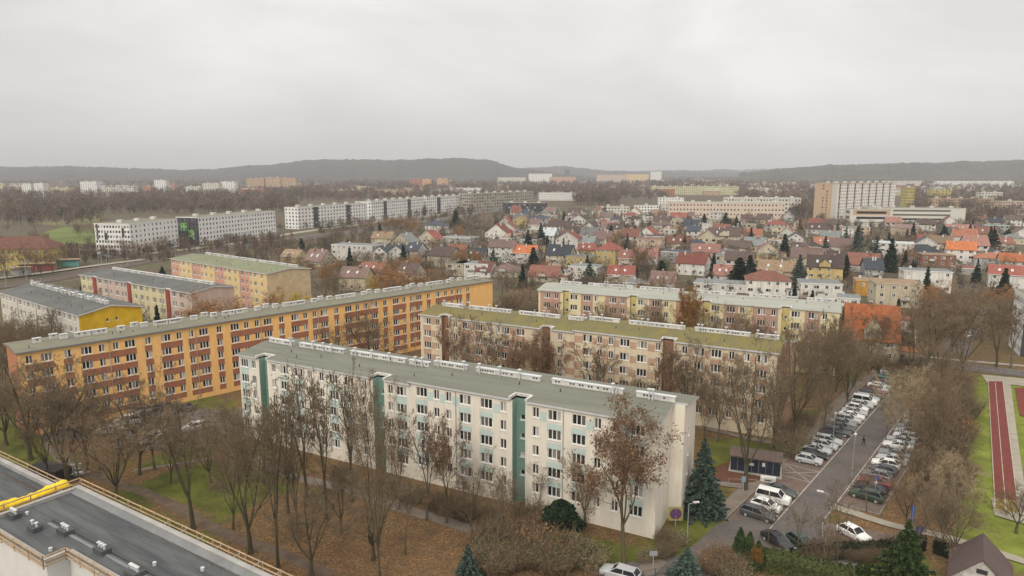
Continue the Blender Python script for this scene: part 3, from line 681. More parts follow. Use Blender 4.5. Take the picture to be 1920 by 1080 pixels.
def conifer_mesh(seed,Hh=12,W=2.6,nm=None,layers=22,dens=34,thuja=False,low=.04,leaf=.16):
    rs=np.random.RandomState(seed); M=MB(); M.tube([(0,0,0),(0,0,Hh*.55),(0,0,Hh*.98)],[.2,.11,.02],BARK,6); tr=M.mesh('trunk')
    C=[]
    if thuja:
        n=3800; z=rs.random(n)**.9; a=rs.random(n)*6.283; lump=1+.16*np.sin(a*3+z*9)+.1*np.sin(a*5-z*23); r=W*np.sin(np.pi*np.clip(z*.82+.18,0,1))**.75*(.75+.28*rs.random(n))*lump; C=np.stack([r*np.cos(a),r*np.sin(a),z*Hh],1)
    else:
        for i in range(layers):
            t=i/(layers-1); zc=Hh*(low+(1-low)*t); Rr=W*(1-t)**.85*(.85+.3*rs.random())+.12; nb=max(4,int(11*(1-t)+4))
            for b in range(nb):
                a=2*math.pi*(b+rs.random())/nb; L=Rr*(.7+.45*rs.random()); m=max(5,int(dens*L/W)); s=rs.random(m)**.6
                x=s*L; droop=-.32*x*(1.1-.5*t)+.10*x*x/max(L,.1)*.6; lat=rs.normal(size=m)*.16*(1.2-s)*L*.6
                C.append(np.stack([x*math.cos(a)-lat*math.sin(a),x*math.sin(a)+lat*math.cos(a),zc+droop+rs.normal(size=m)*.08],1))
        C=np.concatenate(C); C[:,2]=np.maximum(C[:,2],.15)
    v,f=leaf_quads(C,leaf,rs); return tr,npmesh('crown',v,f,[nm or NDL]),Hh,W
def bush_mesh(seed,Wd=2.2,Hh=2.6,n=160,m=None,leafm=None,leafn=500,ls=.07):
    rs=np.random.RandomState(seed); segs=[]; tips=[]
    for i in range(n):
        a=rs.random()*6.28; r=rs.random()**.5*Wd*.45; p=np.array([r*math.cos(a),r*math.sin(a),0]); d=np.array([math.cos(a)*.45*r/Wd*2+rs.normal()*.12,math.sin(a)*.45*r/Wd*2+rs.normal()*.12,1.]); L=Hh*(.6+.5*rs.random())
        q=p+d*L*.5+rs.normal(size=3)*.1; e=q+d*L*.45+rs.normal(size=3)*.2; segs+= [(p,q,.025,.018),(q,e,.018,.008)]
        for j in range(4):
            t=rs.random(); b=q*(1-t)+e*t; x=b+rs.normal(size=3)*.32+np.array([0,0,.25]); segs.append((b,x,.012,.008)); tips.append(x)
        tips.append(e)
    v,f=segs_mesh('b',segs,None,3); mats=[m or TWB]; mi=np.zeros(len(f),int)
    if leafm:
        T=np.array(tips); C=T[rs.randint(0,len(T),leafn)]+rs.normal(size=(leafn,3))*.15; v2,f2=leaf_quads(C,ls,rs); f=np.concatenate([f,f2+len(v)]); v=np.concatenate([v,v2]); mats.append(leafm); mi=np.concatenate([mi,np.ones(len(f2),int)])
    v[:,2]=np.maximum(v[:,2],0); return npmesh('foliage',v,f,mats,mi),Hh,Wd
TV={}
def variants(k):
    if k in TV: return TV[k]
    T={'b':lambda s:tree_mesh(s,TWD,nl=5,spread=44,bole=.22,kids=(0,7,6,5,4),ang=50,up=.16,wig=.2,r0=.34,LFN=0) ,}
    if k=='b': L=[tree_mesh(s,TWD,LFR,300,.07,nl=5,spread=46,bole=.2,kids=(0,7,6,5,5),ang=50,up=.16,wig=.2,r0=.34) for s in (1,2,3)]
    elif k=='t': L=[tree_mesh(s,TWD,LFR,200,.07,bark=BARKG if s==12 else BARK,nl=4,spread=17,bole=.26,kids=(0,9,5,4,5),ratio=(1,.32,.5,.5,.5),ang=38,up=.35,wig=.09,r0=.24) for s in (11,12,13)]
    elif k=='l': L=[tree_mesh(s,TWB,LFR,5600,.085,nl=5,spread=36,bole=.3,kids=(0,7,5,5,4),ang=48,up=.22,wig=.15,r0=.26,tuft=.3) for s in (21,22,23)]
    elif k=='d': L=[tree_mesh(s,TWB,LFR,700,.07,nl=6,spread=38,bole=.16,kids=(0,8,6,5,4),ratio=(1,.46,.5,.5,.5),ang=42,up=.26,wig=.14,r0=.26) for s in (31,32,33)]
    elif k=='p': L=[tree_mesh(s,TWP,None,0,bark=BARKG,nl=6,spread=42,bole=.12,kids=(0,8,6,5,6),ratio=(1,.46,.5,.5,.5),ang=42,up=.22,wig=.15,r0=.2) for s in (41,42)]
    elif k=='s': L=[tree_mesh(s,TWD,None,0,nl=4,spread=26,bole=.2,kids=(0,7,4,4,2),ratio=(1,.4,.5,.5,.5),ang=45,up=.25,wig=.12,r0=.1,H=8,tw=.01) for s in (51,52)]
    elif k=='o': L=[tree_mesh(s,TWB,LFO,6500,.12,nl=5,spread=22,bole=.2,kids=(0,7,5,4,3),ang=42,up=.3,wig=.12,r0=.2,tuft=.35) for s in (61,)]
    elif k=='r': L=[tree_mesh(s,TWB,LFU,4200,.14,nl=6,spread=45,bole=.14,kids=(0,7,5,4,3),ang=45,up=.2,wig=.15,r0=.24,tuft=.45,levels=4) for s in (71,72)]
    elif k=='y': L=[tree_mesh(s,TWP,LFY,4200,.13,nl=6,spread=38,bole=.15,kids=(0,7,5,4,3),ang=45,up=.2,wig=.15,r0=.2,tuft=.4,levels=4) for s in (81,)]
    elif k=='m': L=[tree_mesh(s,(TWB,TWD,TWB)[s%3],LFR,350,.13,nl=6,spread=40,bole=.15,kids=(0,7,6,5,3),ratio=(1,.5,.5,.5,.5),ang=45,up=.22,wig=.16,r0=.25,levels=4,tw=.028) for s in (91,92,93,94)]
    elif k=='c': L=[conifer_mesh(s,12,2.7) for s in (1,2)]
    elif k=='cb': L=[conifer_mesh(s,12,3.1,NDB,26,60,leaf=.17) for s in (3,)]
    elif k=='cg': L=[conifer_mesh(s,10,3.9,THU,26,90,leaf=.17) for s in (5,)]
    elif k=='cm': L=[conifer_mesh(s,12,2.6,NDL,16,14,leaf=.42) for s in (7,8,9)]+[conifer_mesh(s,12,3.6,NDB,13,14,leaf=.4) for s in (10,)]+[conifer_mesh(12,10,3.9,NDL,9,22,leaf=.5,low=.15)]
    elif k=='th': L=[conifer_mesh(s,4,.75,THU,thuja=True,leaf=.1) for s in (1,2)]
    elif k=='thd': L=[conifer_mesh(3,4,1.5,NDL,thuja=True,leaf=.12)]
    TV[k]=L; return L
USED=set(); TR=random.Random(3)
KIND={'b':('bare broad tree with crooked dark limbs','bare_tree'),'t':('tall slender bare tree with upright limbs','bare_tree'),'l':('tree still holding dry reddish-brown leaves','leafy_tree'),
 'd':('bushy tree with a dense mass of brown twigs','bare_tree'),'p':('pale twigged bare tree','bare_tree'),'s':('thin young bare tree','young_tree'),'o':('narrow tree in orange-gold autumn leaf','autumn_tree'),
 'r':('rust-brown tree in autumn leaf','autumn_tree'),'y':('yellow leaved tree','autumn_tree'),'m':('bare brown tree','bare_tree'),'c':('dark green spruce','conifer_tree'),'cb':('silvery blue spruce','conifer_tree'),
 'cg':('fresh green bushy conifer','conifer_tree'),'cm':('dark evergreen conifer','conifer_tree'),'thd':('dark rounded evergreen','evergreen_shrub'),'th':('narrow columnar evergreen','columnar_tree')}
def tree_at(X,Y,h,k,wd=None,label=None,group=None,z=0.):
    L=variants(k); tr,cr_,top,w0=L[TR.randrange(len(L))]; s=h/top; sx=s if wd is None else (wd/2/w0)
    lab,nm=KIND[k]; e=empty(nm,(X,Y,z),TR.random()*6.28,label or lab,'tree',group or {'c':'conifers','cm':'conifers among the houses','m':'bare trees of the district'}.get(k,'trees around the blocks'))
    e.scale=(sx,sx,s); link('trunk',tr,e); link('crown',cr_,e); e['auto']=0 if label else 1; return e
def tree(px,py,top,k,wpx=None,label=None,group=None):
    X,Y=G(px,py); h=HT(px,py,top); wd=None
    if wpx: wd=wpx/F*(Y*CS+H*SN*.8)*(1.15 if k in 'blp' else 1.05)
    return tree_at(X,Y,h,k,wd,label,group)
NEAR=[(58,862,650,'b',150),(12,835,690,'b',100),(128,905,690,'b',140),(165,872,705,'d',110),(217,935,780,'d',150),(262,890,690,'b',130),(362,992,735,'t',110),(437,992,800,'d',100),(470,1037,745,'b',130),
(522,1066,745,'t',90),(585,1079,905,'b',120),(612,972,690,'t',90),(540,962,725,'t',70),(575,932,705,'t',80),(712,1079,685,'d',105),(700,1050,880,'b',120),(800,975,775,'t',75),(838,980,780,'l',75),(886,1005,860,'b',110),
(748,955,790,'t',60),(1170,1062,768,'l',205),(1096,985,850,'b',90),(1397,918,640,'b',125),(1484,835,600,'b',125),(1545,800,590,'d',100),(1590,765,615,'d',95),(1512,745,610,'d',90),(1566,735,610,'d',90),(1440,760,620,'l',80),
(1600,725,640,'d',60),(1640,720,655,'s',40),(1695,860,685,'p',90),(1722,835,690,'p',95),(1665,770,700,'s',50),(1750,905,710,'d',90),(1712,720,580,'d',80),(1760,712,545,'d',130),(1735,690,560,'d',110),(1805,705,560,'d',110),(1785,660,540,'d',100),
(1640,676,575,'b',60),(1628,702,600,'b',70),(1868,690,565,'t',60),(1896,690,560,'t',60),(1840,640,545,'b',70),(1915,650,560,'b',70),
(1790,1048,905,'b',130),(1768,1040,930,'b',90),(1570,1068,900,'s',60),(1500,1035,930,'s',80),(1625,960,860,'s',60),(1545,1075,960,'s',70),(1440,1020,930,'s',60),(1700,985,870,'d',80),(1720,940,830,'d',90),(1735,1000,880,'p',70),(1745,850,690,'d',80),(1770,800,640,'d',90),(1735,790,650,'b',80),(1780,960,850,'p',90),(1690,800,700,'s',50),(1660,830,740,'s',50),
(90,900,730,'b',100),(320,905,770,'d',80),(560,1010,800,'t',70),(760,1040,890,'s',80),(930,1040,900,'s',70),
(15,523,462,'m',50),(45,521,455,'m',50),(78,519,460,'m',45),(100,516,468,'m',35),(130,500,455,'m',40),(160,495,455,'m',35),(300,478,445,'m',30),(345,474,440,'m',26),(270,482,452,'m',24),(1450,840,670,'b',80),(1530,860,730,'s',60),
(330,850,735,'d',80),(395,905,770,'d',110),(290,880,760,'t',60),(430,870,760,'d',90),(495,905,765,'t',80),(470,900,780,'d',70),(640,1000,850,'b',90),(660,940,700,'t',80),(945,985,880,'d',60),(1010,960,870,'s',60),
(1905,1000,905,'b',80),(70,720,600,'b',90),(20,700,590,'b',90),(120,735,650,'b',90),(5,760,600,'d',90),(95,700,580,'t',70),(45,690,600,'t',60),(150,900,720,'s',80)]
for px,py,tp,k,wp in NEAR: tree(px,py,tp-.09*(py-tp),k,wp)
# rows in front of the facades
def facade_trees(org,ang,off,lst):
    ca,sa=math.cos(R(ang)),math.sin(R(ang))
    for px,tp,k,wp in lst:
        ox,oy=org[0]+sa*off,org[1]-ca*off; kk=(px-960)/F
        u=(kk*(oy*CS+H*SN)-ox)/(ca-kk*sa*CS); X,Y=ox+u*ca,oy+u*sa; pb=PX(X,Y)[1]; h=HT(px,pb,tp)
        tree_at(X,Y,h,k,wp/F*(Y*CS+H*SN*.8))
facade_trees((-20.3,150.4),-28,6,[(843,580,'l',70),(915,590,'t',80),(875,640,'b',60),(958,615,'l',70),(1002,600,'l',70),(1030,610,'l',70),(1115,635,'t',90),(1170,690,'b',80),(1252,635,'l',75),(1290,625,'t',100),(1215,690,'b',60),(1345,640,'b',90),(1320,700,'d',60)])
facade_trees((7.1,182.9),-24.1,6,[(1040,560,'t',50),(1120,555,'d',80),(1205,560,'d',90),(1283,528,'o',52),(1150,575,'b',60),(1330,575,'t',70),(1385,565,'d',90),(1425,590,'b',60),(1240,590,'b',60),(1540,590,'d',80),(1480,600,'d',70),(1570,600,'b',60)])
facade_trees((-84.99,115.56),45.3,7,[(692,565,'b',110),(640,630,'t',60),(610,600,'t',35),(740,640,'b',60),(180,725,'b',100),(110,720,'d',80)])
facade_trees((-135.7,181),-37.5,6,[(30,590,'b',80),(80,585,'b',80),(125,600,'t',60),(5,600,'d',70),(105,610,'d',60),(55,610,'d',70)])
facade_trees((-134,212.9),-34,6,[(215,548,'m',70),(278,560,'m',60),(300,575,'cm',25),(330,570,'m',50),(175,530,'m',50),(245,570,'m',40)])
tree_at(*G(1071,640),HT(1071,640,535),'c',4.6,'tall dark spruce against the pale-roofed block')
tree(1316,962,825,'cb',88,'large blue spruce by the end wall of the grey-green roofed block')
tree(1287,1098,1028,'cb',85,'small blue spruce at the bottom edge beside the bending lane')
tree(1692,1120,978,'cg',125,'big bushy green conifer in the garden beside the brown-roofed house')
tree(878,1100,1022,'cb',66,'pale blue-green young conifer in the shrubbery at the bottom edge')
tree(1052,1010,938,'thd',70,'dark rounded evergreen beside the near end of the cream facade')
for px,py,tp in ((1385,1062,990),(1403,1066,998),(1420,1070,1015)): tree(px,py,tp,'th',20)
for px,py,tp,k,wp in [(395,650,535,'r',90),(440,655,550,'r',70),(470,640,555,'m',60),(520,620,535,'r',60),(555,630,540,'y',60),(590,610,530,'m',60),(700,575,508,'y',28),(745,580,480,'r',75),(790,575,500,'r',70),(830,560,495,'m',60),(850,580,500,'m',60),
 (770,440,405,'r',40),(740,440,400,'r',35),(1010,560,535,'m',80),(965,580,545,'m',90),(940,600,550,'m',70),(1000,590,540,'m',80),(1235,590,500,'m',80),(1205,520,440,'m',50),(610,560,500,'m',60),(560,520,480,'m',60),(640,570,500,'m',60),(660,590,520,'m',60)]:
    tree(px,py,tp,k,wp)
# shrubs and thickets
BV=[bush_mesh(1,2.4,2.4,230,TWB,LFR,220,.05),bush_mesh(2,2.6,2.1,220,TWB,LFU,520,.06),bush_mesh(3,2.4,1.8,200,TWP,THU,900,.055),bush_mesh(4,2.6,2.6,240,TWD,LFR,120,.05)]
BL=['brown twiggy shrub','rust-coloured leafy shrub','olive-green leafy shrub','dark bare shrub']
def shrub(X,Y,k,s=1.,label=None):
    me,h,w_=BV[k]; o=link('shrub',me,None,(X,Y,0),TR.random()*6.28); o.scale=(s*1.15,s*1.15,s); tag(o,label or BL[k],'shrub','shrubs and thickets'); o['auto']=0 if label else 1; return o
def thicket(poly,n,ks,s=(.8,1.3)):
    P=[G(*p) for p in poly]; xs=[p[0] for p in P]; ys=[p[1] for p in P]; c=0; tr_=0
    while c<n and tr_<4000:
        tr_+=1; x=TR.uniform(min(xs),max(xs)); y=TR.uniform(min(ys),max(ys)); ins=False; j=len(P)-1
        for i in range(len(P)):
            if (P[i][1]>y)!=(P[j][1]>y) and x<(P[j][0]-P[i][0])*(y-P[i][1])/(P[j][1]-P[i][1])+P[i][0]: ins=not ins
            j=i
        if ins: shrub(x,y,TR.choice(ks),TR.uniform(*s)); c+=1
thicket([(1710,760),(1800,720),(1825,800),(1800,900),(1740,1000),(1700,960),(1735,870)],28,[0,0,3,0,3,1],(1.,1.8))
thicket([(910,1010),(1010,985),(1120,1030),(1110,1079),(900,1079)],44,[0,1,2,2,0,3],(.8,1.3))
thicket([(770,930),(930,975),(925,990),(765,945)],20,[1,2,0,3],(.6,.9))
thicket([(640,890),(760,925),(755,935),(640,900)],9,[0,3,2],(.5,.8))
thicket([(1180,1070),(1290,975),(1300,1000),(1230,1060)],8,[0,2],(.5,.8))
thicket([(1330,1079),(1370,1040),(1380,1079)],6,[1,0],(.7,1.1))
thicket([(1430,860),(1500,800),(1545,780),(1500,850),(1470,870)],10,[0,2,3],(.8,1.2))
thicket([(960,560),(1040,575),(1020,640),(930,640)],14,[2,3,0],(1.2,2))
thicket([(1640,690),(1720,690),(1700,740),(1660,730)],8,[3,0],(1,1.6))
thicket([(1450,1040),(1700,1030),(1700,1050),(1450,1060)],16,[3,0],(.5,.8))
# ------------------------------------------------------------------ free-standing houses
def C_(n,c,**k): return simple(n,c,.9,**k)
RC={'bright':('bright orange','roof_bright_orange',(.42,.14,.055)),'red':('red','roof_red',(.25,.085,.065)),'orange':('orange','roof_orange',(.31,.13,.08)),'coral':('coral pink','roof_coral',(.30,.155,.125)),'brown':('dark brown','roof_brown',(.105,.075,.065)),
 'mauve':('mauve-brown','roof_mauve',(.20,.135,.12)),'slate':('dark slate','roof_slate',(.06,.07,.085)),'grey':('grey','roof_grey',(.19,.20,.20)),'rust':('rust-brown','roof_rust',(.21,.095,.07)),
 'metal':('pale metal','roof_metal',(.42,.45,.46)),'olive':('olive-grey','roof_olive',(.17,.165,.11)),'tan':('tan','roof_tan',(.27,.19,.12)),'blue':('blue','roof_blue',(.10,.19,.26)),'teal':('teal green','roof_teal',(.08,.22,.19))}
WC={'w':('white','wall_white',(.68,.655,.60)),'c':('cream','wall_cream',(.56,.49,.36)),'y':('yellow','wall_yellow',(.58,.45,.20)),'g':('grey','wall_grey',(.38,.37,.35)),'p':('pinkish','wall_pink',(.58,.42,.32)),
 't':('tan','wall_tan',(.42,.34,.24)),'o':('ochre-orange','wall_ochre',(.62,.33,.06)),'b':('brick','wall_brick',(.30,.14,.09))}
def rm(k): return mat(RC[k][1],RC[k][2],.9,.2,.9,fine=.2,rand=.28)
def wm(k): return mat(WC[k][1],WC[k][2],.9,.17,.6,rand=.14,streak=True)
HW={}
def hwin(W,Hh):
    k=(W,Hh)
    if k not in HW:
        M=MB(); M.box(0,W,-.04,.05,0,Hh,WHITE); M.face([(.1,-.05,.1),(W/2-.04,-.05,.1),(W/2-.04,-.05,Hh-.1),(.1,-.05,Hh-.1)],GLASS); M.face([(W/2+.04,-.05,.1),(W-.1,-.05,.1),(W-.1,-.05,Hh-.1),(W/2+.04,-.05,Hh-.1)],GLASS); HW[k]=M.mesh('window')
    return HW[k]
HR=random.Random(11)
HPOS=[]
def house(px,py,wpx,kind,rk,wk,fl=2,ridge='x',yaw=None,label=None,depth=None,parts=True,dormer=False,rh=None):
    X,Y=G(px,py); d=Y*CS+H*SN; W=wpx/F*d*.97; W=max(W,7); D=depth or HR.uniform(9,12.5); yaw=R(-22+HR.uniform(-9,9) if yaw is None else yaw)
    rmat=rm(rk); wmat=wm(wk); hw=fl*2.6+.2-(HR.choice((0,0,1.2,1.5)) if label is None and fl==2 and kind!='flat' else 0)
    lab=label or f"{WC[wk][0]}-walled house under a {RC[rk][0]} {dict(gable='pitched',hip='hipped',flat='flat')[kind]} roof"
    e=empty('house' if not label or 'house' in label else 'building',(X,Y,0),yaw,lab,'house' if not label or 'house' in label else 'building','houses of the low quarter'); e['auto']=0 if label else 1
    HPOS.append((X,Y,max(W,D)*.55))
    x0,x1,y0,y1=-W/2,W/2,0,D; M=MB(); rhh=rh or ((D if ridge=='x' else W)/2*HR.uniform(.6,.85) if kind!='flat' else 0)
    if kind=='hip': rhh*=.75
    ops=[];sp=[]
    def row(x_a,y_a,x_b,y_b,rz,emb):
        L=math.hypot(x_b-x_a,y_b-y_a); n=max(1,int(L/3.1)); o=[]
        for k in range(int(hw/2.3)):
            for i in range(n):
                if HR.random()<.16: continue
                ww=1.2 if HR.random()<.7 else 1.9; u=L*(i+.5)/n-ww/2; v=.95+2.7*k
                if emb: o.append((u,u+ww,v,v+1.3))
                else: sp.append((x_a+(x_b-x_a)/L*u,y_a+(y_b-y_a)/L*u,v,rz,ww))
        return o
    emb=not parts
    wall(M,(x0,y0),(x1,y0),0,hw,row(x0,y0,x1,y0,0,emb),wmat,.12,fill=GLASS if emb else None)
    wall(M,(x1,y0),(x1,y1),0,hw,row(x1,y0,x1,y1,R(90),emb),wmat,.12,fill=GLASS if emb else None)
    wall(M,(x0,y1),(x0,y0),0,hw,row(x0,y1,x0,y0,R(-90),emb),wmat,.12,fill=GLASS if emb else None); wall(M,(x1,y1),(x0,y1),0,hw,[],wmat)
    Rf=MB(); o=.45; t=.18
    if kind=='flat':
        Rf.box(x0-.2,x1+.2,y0-.2,y1+.2,hw+.002,hw+.3,WHITE if wk in 'wg' else wmat,top=rmat); Rf.box(x0+W*.2,x0+W*.2+.8,y1-2,y1-1.2,hw+.302,hw+1.1,CHW)
    elif kind=='gable':
        if ridge=='x':
            ym=(y0+y1)/2; k=rhh/(D/2)
            for a in (x0,x1): M.face([(a,y0,hw),(a,y1,hw),(a,ym,hw+rhh)] if a==x1 else [(a,y1,hw),(a,y0,hw),(a,ym,hw+rhh)],wmat)
            A=[(x0-o,y0-o,hw-o*k),(x1+o,y0-o,hw-o*k),(x1+o,ym,hw+rhh),(x0-o,ym,hw+rhh)]; B=[(x1+o,y1+o,hw-o*k),(x0-o,y1+o,hw-o*k),(x0-o,ym,hw+rhh),(x1+o,ym,hw+rhh)]
            sp.append((x1+.0,ym-.5,hw+.4,R(90),1.)) if parts and rhh>2 else None
        else:
            xm=0; k=rhh/(W/2)
            for b in (y0,y1): M.face([(x0,b,hw),(x1,b,hw),(xm,b,hw+rhh)] if b==y0 else [(x1,b,hw),(x0,b,hw),(xm,b,hw+rhh)],wmat)
            A=[(x0-o,y1+o,hw-o*k),(x0-o,y0-o,hw-o*k),(xm,y0-o,hw+rhh),(xm,y1+o,hw+rhh)]; B=[(x1+o,y0-o,hw-o*k),(x1+o,y1+o,hw-o*k),(xm,y1+o,hw+rhh),(xm,y0-o,hw+rhh)]
            sp.append((-.6,y0,hw+.3,0,1.2)) if parts and rhh>2 else None
        for Q in (A,B):
            up=[(p[0],p[1],p[2]+t) for p in Q]; Rf.face(up,rmat); Rf.face(Q[::-1],rmat)
            for i in range(4): Rf.face([Q[i],Q[(i+1)%4],up[(i+1)%4],up[i]],WHITE if HR.random()<.3 else rmat)
    else:
        ins=min(W,D)/2*.98; 
        if W>=D: r1,r2=(x0+ins,(y0+y1)/2,hw+rhh),(x1-ins,(y0+y1)/2,hw+rhh)
        else: r1,r2=(0,y0+ins,hw+rhh),(0,y1-ins,hw+rhh)
        a,b,c,dd=(x0-o,y0-o,hw-.15),(x1+o,y0-o,hw-.15),(x1+o,y1+o,hw-.15),(x0-o,y1+o,hw-.15)
        if W>=D: Fs=[[a,b,r2,r1],[b,c,r2],[c,dd,r1,r2],[dd,a,r1]]
        else: Fs=[[a,b,r1],[b,c,r2,r1],[c,dd,r2],[dd,a,r1,r2]]
        for f in Fs: Rf.face(f,rmat)
        Rf.face([dd,c,b,a],WHITE)
    M.obj('wall',e); r=Rf.obj('roof',e)
    if kind!='flat':
        for q in range(1 if HR.random()<.6 else 2):
            Q=MB(); cx=HR.uniform(-W*.3,W*.3) if ridge=='x' else HR.choice((-1,1))*W*.12; cy=D*.5+(HR.choice((-1,1))*D*.1 if ridge=='x' else HR.uniform(-D*.25,D*.25)); zz=hw+rhh
            Q.box(cx-.3,cx+.3,cy-.3,cy+.3,hw+rhh*.5,zz+.6,wm('b') if HR.random()<.5 else CHW); Q.box(cx-.38,cx+.38,cy-.38,cy+.38,zz+.602,zz+.72,TIN); Q.obj('chimney',r)
        if kind=='gable' and ridge=='x' and parts:
            for q in range(HR.choice((0,1,2,2))):        # roof windows lying on the slope
                Q=MB(); k=rhh/(D/2); cx=-W*.25+W*.35*q; ya,yb=D*.16,D*.28; z=lambda y: hw+k*(y)+t+.05
                Q.face([(cx,ya,z(ya)),(cx+.9,ya,z(ya)),(cx+.9,yb,z(yb)),(cx,yb,z(yb))],TIN); Q.obj('roof_window',r)
    if dormer:
        Q=MB(); dw=W*.16; dh=rhh*.75; dd_=D*.5
        Q.face([(-dw,-.06,hw-.3),(dw,-.06,hw-.3),(dw,-.06,hw+dh*.45),(0,-.06,hw+dh),(-dw,-.06,hw+dh*.45)],wmat)
        Q.face([(-dw-.3,-.3,hw+dh*.4),(0,-.3,hw+dh+.15),(0,dd_,hw+dh+.15),(-dw-.3,dd_*.5,hw+dh*.4)],rmat); Q.face([(0,-.3,hw+dh+.15),(dw+.3,-.3,hw+dh*.4),(dw+.3,dd_*.5,hw+dh*.4),(0,dd_,hw+dh+.15)],rmat)
        Q.face([(-dw,-.06,hw-.3),(-dw,-.06,hw+dh*.45),(-dw,dd_*.5,hw+dh*.4),(-dw,0,hw)],wmat); Q.face([(dw,-.06,hw-.3),(dw,0,hw),(dw,dd_*.5,hw+dh*.4),(dw,-.06,hw+dh*.45)],wmat)
        Q.obj('dormer',r)
    if HR.random()<.6:                                     # lean-to annex with its own roof
        Q=MB(); sx=HR.choice((-1,1)); aw=W*HR.uniform(.25,.42); ad=D*HR.uniform(.4,.7); ah=2.6; xa,xb=(x1+.003,x1+aw) if sx>0 else (x0-aw,x0-.003); Q.box(xa,xb,1.2,1.2+ad,0,ah,wmat); Q.box(xa-.1 if sx<0 else xa,xb+.1 if sx>0 else xb,1.,1.4+ad,ah+.002,ah+.25,rmat); Q.box(xa+.5,xa+1.4,1.17,1.197,.1,2.1,DARKM); Q.obj('annex',e)
    if parts and HR.random()<.45:                          # balcony slab with a parapet
        Q=MB(); bx=HR.uniform(-W*.3,W*.05); Q.box(bx,bx+2.8,-1.2,-.02,2.75,2.9,CONC); Q.box(bx,bx+2.8,-1.2,-1.12,2.902,3.8,CHW); Q.obj('balcony',e)
    for (x,y,v,rz,ww) in sp: link('window',hwin(ww,1.3),e,(x,y,v),rz)
    return e
